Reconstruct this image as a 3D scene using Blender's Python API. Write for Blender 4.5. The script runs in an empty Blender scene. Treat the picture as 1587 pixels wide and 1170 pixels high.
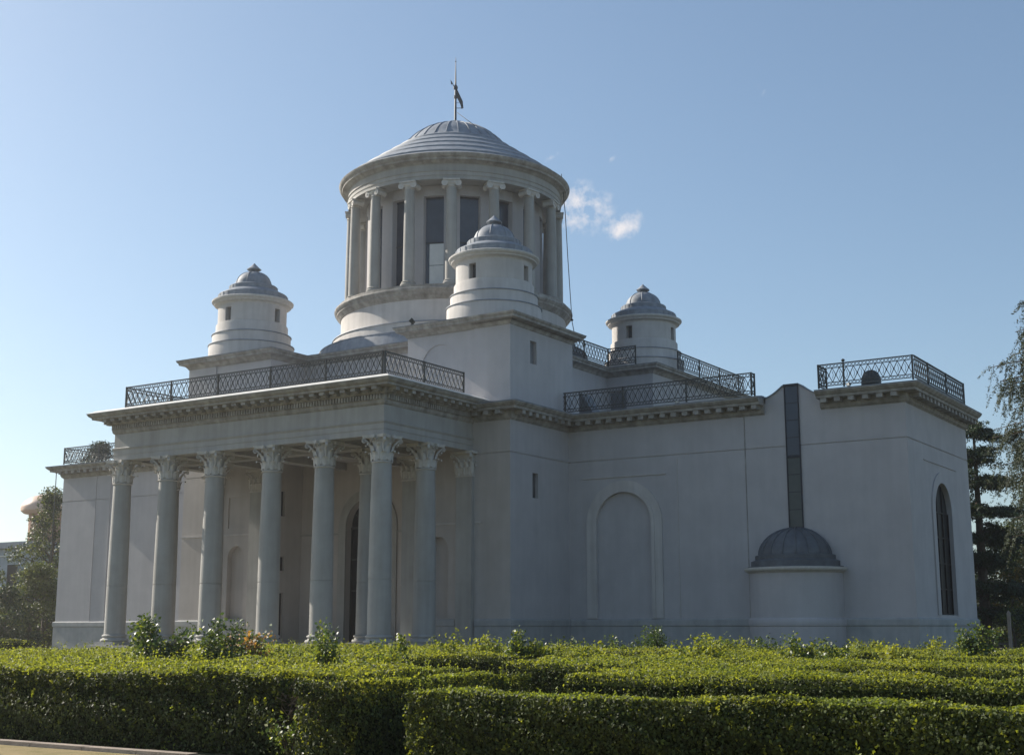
import bpy, math, random
import numpy as np
from mathutils import Vector, Matrix
from mathutils.geometry import tessellate_polygon
R=math.radians; PI=math.pi
S=bpy.context.scene; C=S.collection
random.seed(7); RNG=np.random.default_rng(7)

# ---------------------------------------------------------------- camera
CAM=Vector((41.875,-42.824,0.817)); YAW,PITCH,ROLL,FPX=0.573,0.186,-0.001,2052.6
cyw,syw=math.cos(YAW),math.sin(YAW); cp,sp=math.cos(PITCH),math.sin(PITCH)
F=Vector((-syw*cp,cyw*cp,sp)); Rv=Vector((cyw,syw,0)); U=Rv.cross(F)
cr,sr=math.cos(ROLL),math.sin(ROLL); Rr=Rv*cr+U*sr; Ur=-Rv*sr+U*cr
cam=bpy.data.cameras.new('camera'); co=bpy.data.objects.new('camera',cam); C.objects.link(co)
M=Matrix((Rr,Ur,-F)).transposed().to_4x4(); M.translation=CAM; co.matrix_world=M
cam.sensor_width=36; cam.lens=FPX/1587*36; cam.clip_end=6000; cam.clip_start=.1
S.camera=co
def ray(px,py): return F+Rr*((px-793.5)/FPX)+Ur*((585-py)/FPX)
def at(px,D,py):
    q=ray(px,py); q=q/math.hypot(q.x,q.y); return CAM+q*D

# ---------------------------------------------------------------- world and sun
SUN_AZ=-91.6; SUN_EL=33.0      # azimuth from +Y, clockwise positive
w=bpy.data.worlds.new('World'); S.world=w; w.use_nodes=True
nt=w.node_tree; N=nt.nodes; L=nt.links; N.clear()
out=N.new('ShaderNodeOutputWorld'); bg=N.new('ShaderNodeBackground'); bg.inputs['Strength'].default_value=.10
sky=N.new('ShaderNodeTexSky'); sky.sky_type='NISHITA'; sky.sun_disc=False
sky.sun_elevation=R(SUN_EL); sky.sun_rotation=R(SUN_AZ); sky.altitude=650; sky.air_density=1.0; sky.dust_density=1.6; sky.ozone_density=1.6
# a small cloud and a few wisps, placed by direction in the sky
tc=N.new('ShaderNodeTexCoord')
def cloud(px,py,sx,sy,rot,seed,th,scale=55,soft=.16):
    d=ray(px,py).normalized(); e=d.cross(Vector((0,0,1))).normalized(); u=e.cross(d).normalized()
    c,s=math.cos(rot),math.sin(rot); e2=e*c+u*s; u2=-e*s+u*c
    def dot(v):
        n=N.new('ShaderNodeVectorMath'); n.operation='DOT_PRODUCT'; L.new(tc.outputs['Generated'],n.inputs[0]); n.inputs[1].default_value=v; return n.outputs['Value']
    def m(op,a,b=None,cl=False):
        n=N.new('ShaderNodeMath'); n.operation=op; n.use_clamp=cl
        for i,x in enumerate((a,b)):
            if x is None: continue
            if isinstance(x,(int,float)): n.inputs[i].default_value=x
            else: L.new(x,n.inputs[i])
        return n.outputs[0]
    X=m('DIVIDE',dot(e2),sx/FPX); Y=m('DIVIDE',dot(u2),sy/FPX)
    r=m('ADD',m('MULTIPLY',X,X),m('MULTIPLY',Y,Y))
    fall=m('SUBTRACT',1.0,r,True)
    front=m('GREATER_THAN',dot(d),.5)
    nz=N.new('ShaderNodeTexNoise'); nz.inputs['Scale'].default_value=scale; nz.inputs['Detail'].default_value=9; nz.inputs['Roughness'].default_value=.62
    mp=N.new('ShaderNodeMapping'); mp.inputs['Location'].default_value=(seed,seed*.7,0); L.new(tc.outputs['Generated'],mp.inputs[0]); L.new(mp.outputs[0],nz.inputs['Vector'])
    a=m('SUBTRACT',m('ADD',m('MULTIPLY',nz.outputs[0],2.1),m('MULTIPLY',m('POWER',fall,.6),.75)),th)
    a=m('DIVIDE',a,soft,True); return m('MULTIPLY',m('MULTIPLY',a,fall,True),front)
cl=[cloud(898,322,74,50,R(-12),3.1,1.50,70,.55),cloud(966,351,46,30,R(25),8.2,1.50,70,.55),cloud(1178,138,18,10,R(-50),5.0,1.66,150,1.3),cloud(862,240,26,6,R(30),1.3,1.62,130,1.6),cloud(948,246,10,6,R(50),1.9,1.55,130,1.4)]
tot=cl[0]
for c_ in cl[1:]:
    n=N.new('ShaderNodeMath'); n.operation='ADD'; n.use_clamp=True; L.new(tot,n.inputs[0]); L.new(c_,n.inputs[1]); tot=n.outputs[0]
gm=N.new('ShaderNodeGamma'); gm.inputs['Gamma'].default_value=.84; L.new(sky.outputs[0],gm.inputs[0])
tn=N.new('ShaderNodeMixRGB'); tn.blend_type='MULTIPLY'; tn.inputs['Fac'].default_value=1; tn.inputs['Color2'].default_value=(1.03,1.12,1.14,1); L.new(gm.outputs[0],tn.inputs['Color1'])
mx=N.new('ShaderNodeMixRGB'); L.new(tot,mx.inputs['Fac']); L.new(tn.outputs[0],mx.inputs['Color1']); mx.inputs['Color2'].default_value=(5.6,5.4,5.5,1)
L.new(mx.outputs[0],bg.inputs['Color']); L.new(bg.outputs[0],out.inputs[0])
az=R(SUN_AZ); el=R(SUN_EL)
SD=Vector((math.sin(az)*math.cos(el),math.cos(az)*math.cos(el),math.sin(el)))
sl=bpy.data.lights.new('sun','SUN'); sl.energy=5.0; sl.angle=R(.53); sl.color=(1,.92,.80)
so=bpy.data.objects.new('sun',sl); C.objects.link(so); so.rotation_euler=SD.to_track_quat('Z','Y').to_euler(); so.location=(-60,0,60)
S.view_settings.view_transform='Standard'; S.view_settings.look='None'; S.view_settings.gamma=1; S.view_settings.exposure=0.68
S.render.engine='CYCLES'; S.cycles.max_bounces=6; S.cycles.transparent_max_bounces=6

# ---------------------------------------------------------------- materials
def mat(name,c1,c2=None,rough=.85,scale=3,detail=6,bump=0,bscale=40,streak=0,metal=0,trans=0,island=0,spec=.5,stretch=(1,1,1)):
    m=bpy.data.materials.new(name); m.use_nodes=True; t=m.node_tree; n=t.nodes; l=t.links
    b=n['Principled BSDF']; b.inputs['Roughness'].default_value=rough; b.inputs['Metallic'].default_value=metal; b.inputs['Specular IOR Level'].default_value=spec
    b.inputs['Base Color'].default_value=(*c1,1)
    col=None
    geo=n.new('ShaderNodeNewGeometry')
    if c2:
        nz=n.new('ShaderNodeTexNoise'); nz.inputs['Scale'].default_value=scale; nz.inputs['Detail'].default_value=detail; nz.inputs['Roughness'].default_value=.6
        mp=n.new('ShaderNodeMapping'); mp.inputs['Scale'].default_value=stretch; l.new(geo.outputs['Position'],mp.inputs[0]); l.new(mp.outputs[0],nz.inputs['Vector'])
        r=n.new('ShaderNodeValToRGB'); r.color_ramp.elements[0].position=.32; r.color_ramp.elements[1].position=.68
        r.color_ramp.elements[0].color=(*c1,1); r.color_ramp.elements[1].color=(*c2,1); l.new(nz.outputs[0],r.inputs[0]); col=r.outputs[0]
    if streak:
        nz=n.new('ShaderNodeTexNoise'); nz.inputs['Scale'].default_value=2.2; nz.inputs['Detail'].default_value=5
        mp=n.new('ShaderNodeMapping'); mp.inputs['Scale'].default_value=(1.6,1.6,.12); l.new(geo.outputs['Position'],mp.inputs[0]); l.new(mp.outputs[0],nz.inputs['Vector'])
        r=n.new('ShaderNodeValToRGB'); r.color_ramp.elements[0].position=.35; r.color_ramp.elements[1].position=.62
        r.color_ramp.elements[0].color=(1-streak,1-streak,1-streak*1.05,1); r.color_ramp.elements[1].color=(1,1,1,1); l.new(nz.outputs[0],r.inputs[0])
        x=n.new('ShaderNodeMixRGB'); x.blend_type='MULTIPLY'; x.inputs['Fac'].default_value=1; l.new(col,x.inputs['Color1']); l.new(r.outputs[0],x.inputs['Color2']); col=x.outputs[0]
    if island:
        hs=n.new('ShaderNodeHueSaturation'); mr=n.new('ShaderNodeMapRange'); mr.inputs['To Min'].default_value=1-island; mr.inputs['To Max'].default_value=1+island
        l.new(geo.outputs['Random Per Island'],mr.inputs[0]); l.new(mr.outputs[0],hs.inputs['Value'])
        if col: l.new(col,hs.inputs['Color'])
        else: hs.inputs['Color'].default_value=(*c1,1)
        col=hs.outputs[0]
    if col: l.new(col,b.inputs['Base Color'])
    if bump:
        nz=n.new('ShaderNodeTexNoise'); nz.inputs['Scale'].default_value=bscale; nz.inputs['Detail'].default_value=5; l.new(geo.outputs['Position'],nz.inputs['Vector'])
        bp=n.new('ShaderNodeBump'); bp.inputs['Strength'].default_value=bump; bp.inputs['Distance'].default_value=.02; l.new(nz.outputs[0],bp.inputs['Height']); l.new(bp.outputs[0],b.inputs['Normal'])
    if trans:
        tr=n.new('ShaderNodeBsdfTranslucent'); ms=n.new('ShaderNodeMixShader'); ms.inputs['Fac'].default_value=trans
        if col:
            g=n.new('ShaderNodeMixRGB'); g.blend_type='MULTIPLY'; g.inputs['Fac'].default_value=1; g.inputs['Color2'].default_value=(1.9,1.7,.7,1); l.new(col,g.inputs['Color1']); l.new(g.outputs[0],tr.inputs['Color'])
        l.new(b.outputs[0],ms.inputs[1]); l.new(tr.outputs[0],ms.inputs[2]); l.new(ms.outputs[0],n['Material Output'].inputs['Surface'])
    return m
STUCCO=mat('painted_stucco',(.41,.395,.405),(.465,.45,.455),.9,.8,10,.4,25,.05)
STUCCOW=mat('warm_stucco',(.42,.385,.36),(.475,.44,.415),.9,.8,10,.4,25,.06)
PLINTH=mat('damp_plinth_paint',(.31,.325,.325),(.41,.405,.40),.9,1.6,9,.4,25,.10)
STUCCO2=mat('cream_stucco',(.48,.455,.44),(.55,.525,.505),.9,1.2,8,.3,25,.12)
GRANITE=mat('grey_granite',(.33,.32,.30),(.395,.387,.368),.8,.9,10,.5,60,.13)
CORN=mat('cornice_stone',(.23,.215,.195),(.42,.40,.37),.85,2.2,10,.6,30,.25)
CARVE=mat('carved_stone',(.46,.44,.41),(.56,.54,.51),.85,6,8,.4,60,0)
LEAD=mat('lead_sheet',(.17,.195,.235),(.27,.30,.345),.65,2.5,7,.25,15,.15,metal=0)
LEADP=mat('lead_flashing',(.55,.55,.54),(.72,.71,.69),.5,3,6,.4,12)
IRON=mat('dark_iron',(.014,.02,.02),(.03,.035,.033),.55,8,4)
GLASS=mat('dark_glass',(.028,.038,.06),(.045,.058,.085),.22,1.2,3,spec=.6)
GLASSD=mat('black_glass',(.008,.010,.013),(.016,.019,.023),.55,1.5,3,spec=.12)
SLOTF=mat('slot_frame',(.008,.012,.022),(.014,.02,.032),.6,5,3)
SLOTU=mat('slot_upper_glass',(.02,.034,.06),(.032,.05,.082),.3,.8,3,spec=.5)
SLOTP=mat('slot_pane',(.035,.048,.05),(.055,.07,.07),.4,1.2,3)
LEADD=mat('dark_lead',(.075,.085,.10),(.12,.135,.155),.6,2.5,7,.25,15,.1)
PALEP=mat('pale_panel',(.7,.72,.72),(.8,.81,.8),.8,2,3)
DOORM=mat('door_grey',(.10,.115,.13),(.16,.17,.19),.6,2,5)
DARKH=mat('dark_opening',(.05,.055,.06),(.08,.085,.09),.9,2,3)
LEAF=mat('hedge_leaf',(.032,.048,.012),(.065,.082,.020),.62,1.2,5,trans=.22,island=.6,spec=.25)
LEAFY=mat('young_hedge_leaf',(.125,.168,.026),(.215,.24,.04),.6,.8,5,trans=.45,island=.4,spec=.4)
ROSE=mat('rose_leaf',(.040,.078,.02),(.09,.13,.034),.45,1.5,5,trans=.3,island=.5,spec=.6)
RUST=mat('withered_leaf',(.30,.15,.05),(.38,.24,.08),.6,3,5,trans=.3,island=.4)
HCORE=mat('hedge_twigs',(.012,.018,.006),(.03,.038,.012),1.0,14,5,spec=0)
DRYTW=mat('dry_twigs',(.13,.09,.06),(.20,.15,.10),.9,8,5,island=.3)
CEDAR=mat('grey_green_needles',(.035,.05,.035),(.075,.09,.06),.7,.8,5,trans=.15,island=.5)
CEDAR2=mat('dark_green_needles',(.018,.038,.018),(.04,.065,.028),.6,.8,5,trans=.15,island=.5)
TREEL=mat('olive_leaf',(.04,.065,.02),(.10,.12,.035),.5,.6,5,trans=.3,island=.5)
TREEA=mat('autumn_leaf',(.12,.10,.03),(.20,.14,.04),.5,.6,5,trans=.3,island=.5)
BARK=mat('bark',(.06,.045,.035),(.12,.095,.075),.95,6,6,.6,30)
SOIL=mat('soil_and_grass',(.055,.065,.02),(.13,.10,.055),.95,1.1,9,.8,20)
DRYG=mat('dry_lawn',(.17,.14,.04),(.27,.20,.09),.95,3,9,.8,60)
KERB=mat('kerb_stone',(.22,.18,.15),(.34,.28,.23),.9,4,8,.5,40)
BRICKP=mat('pinkish_wall',(.30,.17,.12),(.36,.21,.15),.9,2,4)
COPPER=mat('tan_metal_dome',(.55,.36,.26),(.62,.44,.33),.45,1.5,4)
GREYB=mat('pale_grey_cladding',(.26,.30,.34),(.36,.40,.44),.7,.5,4,stretch=(.2,.2,3))
WHITEP=mat('white_paint',(.65,.65,.62),(.75,.74,.7),.6,4,4)
FLAGM=mat('vane_metal',(.03,.035,.045),(.05,.055,.07),.5,4,3)

# ---------------------------------------------------------------- mesh helper
def rightn(a,b):
    d=(Vector(b)-Vector(a)).normalized(); return Vector((d.y,-d.x))
class MB:
    def __init__(s): s.v=[]; s.f=[]
    def add(s,vs,fs):
        o=len(s.v); s.v+= [tuple(p) for p in vs]; s.f+=[tuple(i+o for i in f) for f in fs]; return s
    def box(s,x0,x1,y0,y1,z0,z1):
        vs=[(x0,y0,z0),(x1,y0,z0),(x1,y1,z0),(x0,y1,z0),(x0,y0,z1),(x1,y0,z1),(x1,y1,z1),(x0,y1,z1)]
        return s.add(vs,[(0,3,2,1),(4,5,6,7),(0,1,5,4),(1,2,6,5),(2,3,7,6),(3,0,4,7)])
    def obox(s,o,e,n,u0,u1,n0,n1,z0,z1):   # oriented box: o origin, e along, n outward
        o=Vector(o);e=Vector(e);n=Vector(n)
        def P(u,m,z): q=o+e*u+n*m; return (q.x,q.y,z)
        vs=[P(u0,n0,z0),P(u1,n0,z0),P(u1,n1,z0),P(u0,n1,z0),P(u0,n0,z1),P(u1,n0,z1),P(u1,n1,z1),P(u0,n1,z1)]
        return s.add(vs,[(0,3,2,1),(4,5,6,7),(0,1,5,4),(1,2,6,5),(2,3,7,6),(3,0,4,7)])
    def bar(s,p,q,w=.03,w2=None):
        p=Vector(p);q=Vector(q);d=(q-p).normalized(); a=d.cross(Vector((0,0,1)))
        if a.length<.05: a=Vector((1,0,0))
        a.normalize(); b=d.cross(a); h=w/2; k=(w2 or w)/2
        vs=[p+a*h+b*k,p-a*h+b*k,p-a*h-b*k,p+a*h-b*k,q+a*h+b*k,q-a*h+b*k,q-a*h-b*k,q+a*h-b*k]
        return s.add(vs,[(0,1,2,3),(7,6,5,4),(0,4,5,1),(1,5,6,2),(2,6,7,3),(3,7,4,0)])
    def tube(s,pts,rad,n=8,cap=True):
        pts=[Vector(p) for p in pts]; rings=[]
        for i,p in enumerate(pts):
            d=(pts[min(i+1,len(pts)-1)]-pts[max(i-1,0)]).normalized(); a=d.cross(Vector((0,0,1)))
            if a.length<.05: a=d.cross(Vector((1,0,0)))
            a.normalize(); b=d.cross(a); r=rad[i] if isinstance(rad,(list,tuple)) else rad
            rings.append([p+a*math.cos(2*PI*k/n)*r+b*math.sin(2*PI*k/n)*r for k in range(n)])
        vs=[q for r_ in rings for q in r_]; fs=[]
        for i in range(len(pts)-1):
            for k in range(n): fs.append((i*n+k,i*n+(k+1)%n,(i+1)*n+(k+1)%n,(i+1)*n+k))
        if cap: fs.append(tuple(range(n-1,-1,-1))); fs.append(tuple((len(pts)-1)*n+k for k in range(n)))
        return s.add(vs,fs)
    def lathe(s,prof,cx=0,cy=0,n=48,a0=0,a1=2*PI):
        full=abs(a1-a0-2*PI)<1e-6; m=n if full else n+1; vs=[];fs=[]
        for r,z in prof:
            for k in range(m):
                a=a0+(a1-a0)*k/n; vs.append((cx+r*math.cos(a),cy+r*math.sin(a),z))
        for i in range(len(prof)-1):
            for k in range(n):
                k2=(k+1)%m if full else k+1
                fs.append((i*m+k,i*m+k2,(i+1)*m+k2,(i+1)*m+k))
        return s.add(vs,fs)
    def sweep(s,prof,path,closed=False,caps=True):
        P=[Vector(p) for p in path]; n=len(P); offs=[]
        for i in range(n):
            if closed or 0<i<n-1: n1=rightn(P[i-1],P[i]); n2=rightn(P[i],P[(i+1)%n])
            elif i==0: n1=n2=rightn(P[0],P[1])
            else: n1=n2=rightn(P[-2],P[-1])
            offs.append((n1+n2)/(1+n1.dot(n2)))
        k=len(prof); vs=[]
        for p,o in zip(P,offs):
            for d,z in prof: q=p+o*d; vs.append((q.x,q.y,z))
        fs=[]
        for i in range(n if closed else n-1):
            j=(i+1)%n
            for a in range(k-1): fs.append((i*k+a,j*k+a,j*k+a+1,i*k+a+1))
        if not closed and caps: fs.append(tuple(range(k))); fs.append(tuple((n-1)*k+a for a in range(k-1,-1,-1)))
        return s.add(vs,fs)
    def panel(s,o,e,width,z0,z1,holes=(),depth=.3,floor=True):
        """upright wall panel seen from its outside; e runs so that outside is on the right of travel; holes are (u,z) loops"""
        e=Vector(e).normalized(); nn=Vector((e.y,-e.x)); o=Vector(o)
        def P(u,z,d=0): q=o+e*u-nn*d; return (q.x,q.y,z)
        outer=[(0,z0),(width,z0),(width,z1),(0,z1)]
        loops=[outer]+[h[0] if isinstance(h,tuple) and isinstance(h[0],list) else h for h in holes]
        deps=[h[1] if isinstance(h,tuple) and isinstance(h[0],list) else depth for h in holes]
        flat=[p for lp in loops for p in lp]
        tris=tessellate_polygon([[Vector((u,z,0)) for u,z in lp] for lp in loops])
        fs=[]
        for t in tris:
            a,b,c=[flat[i] for i in t]
            ar=(b[0]-a[0])*(c[1]-a[1])-(c[0]-a[0])*(b[1]-a[1])
            fs.append(t if ar>0 else (t[0],t[2],t[1]))
        s.add([P(u,z) for u,z in flat],fs)
        for lp,dp in zip(loops[1:],deps):
            n=len(lp); vs=[P(u,z) for u,z in lp]+[P(u,z,dp) for u,z in lp]
            fs=[(i,i+n,(i+1)%n+n,(i+1)%n) for i in range(n)]
            if floor: fs.append(tuple(range(n,2*n)))
            s.add(vs,fs)
        return s
    def build(s,name,m,parent=None,smooth=False,loc=None):
        me=bpy.data.meshes.new(name); me.from_pydata(s.v,[],s.f); me.materials.append(m)
        if smooth:
            me.shade_smooth(); me.set_sharp_from_angle(angle=R(32))
        me.update(); o=bpy.data.objects.new(name,me); C.objects.link(o)
        if parent: o.parent=parent
        if loc: o.location=loc
        return o
def tag(o,label=None,cat=None,group=None,kind=None):
    for k,v in (('label',label),('category',cat),('group',group),('kind',kind)):
        if v: o[k]=v
    return o
def empty(name,loc,label=None,cat=None,group=None):
    o=bpy.data.objects.new(name,None); C.objects.link(o); o.location=loc; o.empty_display_size=.3
    return tag(o,label,cat,group)
def link_copy(o,parent,loc=None,rot=None):
    c=o.copy(); C.objects.link(c); c.parent=parent
    if loc is not None: c.location=loc
    if rot is not None: c.rotation_euler=rot
    return c
def copy_part(o,parent,loc,rot=None):
    c=link_copy(o,parent,loc,rot)
    for ch in list(o.children): link_copy(ch,c)
    return c
def arch(cx,hw,z0,zs,n=20):     # opening loop: jambs up to spring zs then a half circle
    return [(cx-hw,z0),(cx+hw,z0)]+[(cx+hw*math.cos(PI*k/n),zs+hw*math.sin(PI*k/n)) for k in range(n+1)]
def rect(u0,u1,z0,z1): return [(u0,z0),(u1,z0),(u1,z1),(u0,z1)]
def archband(mb,o,e,cx,r0,r1,z0,zs,n0,n1,n=24):   # raised archivolt band with jambs
    e=Vector(e).normalized(); nn=Vector((e.y,-e.x)); o=Vector(o)
    def P(u,z,d): q=o+e*u+nn*d; return (q.x,q.y,z)
    pi=[(cx-r0,z0)]+[(cx-r0*math.cos(PI*k/n),zs+r0*math.sin(PI*k/n)) for k in range(n+1)]+[(cx+r0,z0)]
    po=[(cx-r1,z0)]+[(cx-r1*math.cos(PI*k/n),zs+r1*math.sin(PI*k/n)) for k in range(n+1)]+[(cx+r1,z0)]
    m=len(pi); vs=[P(u,z,n1) for u,z in pi]+[P(u,z,n1) for u,z in po]+[P(u,z,n0) for u,z in pi]+[P(u,z,n0) for u,z in po]
    fs=[]
    for i in range(m-1):
        fs+= [(i,m+i,m+i+1,i+1),(m+i,3*m+i,3*m+i+1,m+i+1),(2*m+i,i,i+1,2*m+i+1)]
    mb.add(vs,fs)

# ================================================================ GROUND
def sheet(name,pts,z,m):
    b=MB(); b.add([(x,y,z) for x,y in pts],[tuple(range(len(pts)))]); o=b.build(name,m); return tag(o,kind='structure')
GZ=-.75
sheet('ground',[(-400,-400),(400,-400),(400,400),(-400,400)],GZ,SOIL)
sheet('lawn',[(-20,-40),(60,-40),(60,-31.6),(30.2,-31.6),(30.2,-31.07),(-20,-31.07)],GZ+.02,DRYG)
k=MB()
x=12.0
while x<29.4:
    l=random.uniform(.9,1.1); k.box(x,x+l-.012,-31.05,-30.88,GZ-.1,GZ+.07+random.uniform(-.006,.006)); x+=l
tag(k.build('kerb',KERB),kind='structure')

hz=MB().box(-420,420,-420,420,GZ-1,34.5)  # added scattering volume standing in for the veil of lens glare, lifts the shadows
hm=bpy.data.materials.new('glare_haze'); hm.use_nodes=True; hn=hm.node_tree; hn.nodes.remove(hn.nodes['Principled BSDF']); pv=hn.nodes.new('ShaderNodeVolumePrincipled')
pv.inputs['Density'].default_value=.00048; pv.inputs['Anisotropy'].default_value=.7; pv.inputs['Color'].default_value=(.95,.93,.92,1); hn.links.new(pv.outputs[0],hn.nodes['Material Output'].inputs['Volume'])
tag(hz.build('glare_haze',hm),kind='stuff')
# ================================================================ THE OBSERVATORY
OB=empty('observatory',(0,0,0),'pale neoclassical observatory with columned portico, domed corner turrets and round colonnaded temple on top','observatory')
XP,XI,XW=10.19,4.37,26.29; YF,YB,YW,YN=6.13,8.85,11.23,20.80
ZS=8.46
# ---- portico steps / floor
b=MB(); b.box(-8.7,8.7,-.85,8.84,-.28,0); b.box(-9.05,9.05,-1.2,6.1,-.52,-.284); b.box(-9.4,9.4,-1.55,6.1,-.8,-.524); b.build('portico_steps',GRANITE,OB)
# ---- Corinthian column prototype (shared)
def shaft(r0,r1,z0,z1,n=40,joint=None):
    pr=[]; K=14
    for i in range(K+1):
        t=i/K; r=r0-(r0-r1)*(t**1.7); z=z0+(z1-z0)*t
        if joint and pr and pr[-1][1]<joint<=z:
            rj=r; pr+=[(rj,joint-.018),(rj-.02,joint-.012),(rj-.02,joint+.012),(rj,joint+.018)]
        pr.append((r,z))
    return pr
def cor_base():
    m=MB(); m.box(-.64,.64,-.64,.64,0,.16)
    pr=[(.0,.16),(.60,.16),(.635,.19),(.645,.23),(.63,.27),(.59,.30),(.54,.31),(.52,.35),(.54,.385),(.565,.40),(.575,.43),(.56,.465),(.52,.48),(.50,.50)]
    m.lathe(pr,n=40); return m
def acanthus(m,ang,r0,z0,h,w,out,curl):
    """one curled leaf: spine rises along the bell then bends outward"""
    ca,sa=math.cos(ang),math.sin(ang); K=8; rows=[]
    for i in range(K+1):
        t=i/K
        rr=r0+out*(t**3)*1.0; zz=z0+h*t
        if t>.8: zz=z0+h*(.8+ (t-.8)*.35); rr=r0+out*(.8**3)+curl*(t-.8)/.2
        ww=w*(.75+.5*math.sin(PI*min(t*1.05,1)))*(1-.55*max(0,(t-.7)/.3))*(1.0 if i%2==0 else .72)
        rows.append((rr,zz,ww))
    rr,zz,ww=rows[-1]; rows.append((rr+.02,zz-.06,ww*.5))
    vs=[];fs=[]
    for rr,zz,ww in rows:
        for q,bulge in ((-1,-.025),(-.45,.012),(0,.03),(.45,.012),(1,-.025)):
            l=q*ww/2; rad=rr+bulge
            vs.append((rad*ca-l*sa,rad*sa+l*ca,zz-(abs(q)**2)*.02))
    for i in range(len(rows)-1):
        for j in range(4): fs.append((i*5+j,i*5+j+1,(i+1)*5+j+1,(i+1)*5+j))
    m.add(vs,fs)
def volute(m,cx,cy,cz,ax,r,wd,turns=1.6,th=.035):
    """flat scroll: spiral ribbon in the plane containing z and direction ax, extruded wd sideways"""
    ax=Vector((ax[0],ax[1],0)).normalized(); sd=Vector((-ax.y,ax.x,0)); K=22; pts=[]
    for i in range(K+1):
        t=i/K; a=PI/2-turns*2*PI*t; rr=r*(1-.82*t); pts.append(Vector((cx,cy,cz))+ax*(rr*math.cos(a))+Vector((0,0,rr*math.sin(a))))
    for a_,b_ in zip(pts[:-1],pts[1:]):
        vs=[a_-sd*wd/2,a_+sd*wd/2,b_+sd*wd/2,b_-sd*wd/2]
        d=(b_-a_).normalized(); nn=sd.cross(d)*th
        m.add([*vs,*[q+nn for q in vs]],[(0,1,2,3),(4,7,6,5),(0,4,5,1),(1,5,6,2),(2,6,7,3),(3,7,4,0)])
def abacus(m,half,cut,z0,z1,conc=.12):
    pts=[]
    for q in range(4):
        a=q*PI/2; c_,s_=math.cos(a),math.sin(a)
        # side facing angle a: from corner (-) to (+)
        K=8
        for i in range(K+1):
            t=-1+2*i/K; y=t*(half-cut); x=half-conc*(1-t*t)
            pts.append((x*c_-y*s_,x*s_+y*c_))
    n=len(pts); vs=[(x,y,z0) for x,y in pts]+[(x*1.03,y*1.03,(z0+z1)/2) for x,y in pts]+[(x*1.07,y*1.07,z1) for x,y in pts]
    fs=[tuple(range(n-1,-1,-1)),tuple(range(2*n,3*n))]
    for r_ in range(2):
        for i in range(n): fs.append((r_*n+i,r_*n+(i+1)%n,(r_+1)*n+(i+1)%n,(r_+1)*n+i))
    m.add(vs,fs)
def cor_capital(z0=7.54,H=1.06,r=.41,n_leaf=8):
    m=MB()
    m.lathe([(r,z0-.09),(r+.05,z0-.07),(r+.055,z0-.045),(r+.01,z0-.02),(r-.04,z0),(r-.06,z0+.35*H),(r-.02,z0+.7*H),(r+.10,z0+.86*H),(r+.14,z0+.88*H),(0,z0+.88*H)],n=32)
    for i in range(8): acanthus(m,i*PI/4,r+.03,z0+.0,.44*H,.27,.13,.17)
    for i in range(8): acanthus(m,(i+.5)*PI/4,r+.02,z0+.05,.70*H,.22,.17,.17)
    for i in range(4):
        a=PI/4+i*PI/2; ca,sa=math.cos(a),math.sin(a)
        # stalk sweeping out to the corner volute
        pts=[((r+.03+.30*(t**2.2))*ca,(r+.03+.30*(t**2.2))*sa,z0+H*(.42+.42*t)) for t in (0,.3,.6,.8,1)]
        m.tube(pts,[.05,.055,.05,.045,.045],6)
        volute(m,(r+.34)*ca,(r+.34)*sa,z0+.78*H,(ca,sa),.115,.10)
        a2=a+PI/4
        for sg in (-1,1):
            c2,s2=math.cos(a2),math.sin(a2); ox=-s2*sg*.10; oy=c2*sg*.10
            volute(m,(r+.10)*c2+ox,(r+.10)*s2+oy,z0+.80*H,(-s2*sg,c2*sg),.07,.05)
        c2,s2=math.cos(a2),math.sin(a2)
        m.box((r+.18)*c2-.06,(r+.18)*c2+.06,(r+.18)*s2-.06,(r+.18)*s2+.06,z0+.87*H,z0+.99*H)
    abacus(m,.60,.07,z0+.885*H,z0+H-.004)
    return m
def make_column(parent,loc):
    m=MB(); m.lathe(shaft(.485,.41,.50,7.46,joint=2.72),n=40)
    s_=m.build('portico_column',GRANITE,parent,True,loc)
    cor_base().build('column_base',GRANITE,s_,True); cor_capital().build('corinthian_capital',CARVE,s_,True)
    return s_
cols=[(-7.84,0),(-4.74,0),(-1.74,0),(1.74,0),(4.74,0),(7.84,0),(-7.84,3.04),(-4.74,3.04),(4.74,3.04),(7.84,3.04)]
c0=make_column(OB,(*cols[0],0))
for x,y in cols[1:]: copy_part(c0,OB,(x,y,0))
# ---- pilasters on the pavilion fronts
def pil_capital(w=.86,d=.22):
    m=MB(); z0=7.54;H=1.06
    m.box(-w/2,w/2,-d,.0,z0-.09,z0+.9*H); m.box(-w/2-.04,w/2+.04,-d-.04,0,z0-.08,z0-.03)
    def leafrow(xs,h,wd,out,zz):
        for x in xs:
            t=MB(); acanthus(t,-PI/2,0,zz,h,wd,out,.10)
            m.add([(p[0]+x,p[1]-d-.015,p[2]) for p in t.v],t.f)
    leafrow([-.3,0,.3],.42*H,.28,.08,z0); leafrow([-.42,-.15,.15,.42],.64*H,.24,.12,z0+.05)
    for sg in (-1,1):
        m.tube([(sg*.15,-d,z0+.45*H),(sg*.3,-d-.08,z0+.7*H),(sg*.5,-d-.2,z0+.86*H)],.045,6)
        volute(m,sg*.5,-d-.2,z0+.78*H,(sg,-1),.11,.10)
        for k in range(2):     # leaves on the returns
            t=MB(); acanthus(t,0 if sg>0 else PI,w/2+.01,z0+.05+.0*k,(.42+.22*k)*H,.2,.08+.04*k,.1); m.add([(p[0],p[1]-d/2,p[2]) for p in t.v],t.f)
    m.box(-w/2-.17,w/2+.17,-d-.20,0,z0+.885*H,z0+H-.004)
    return m
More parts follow.
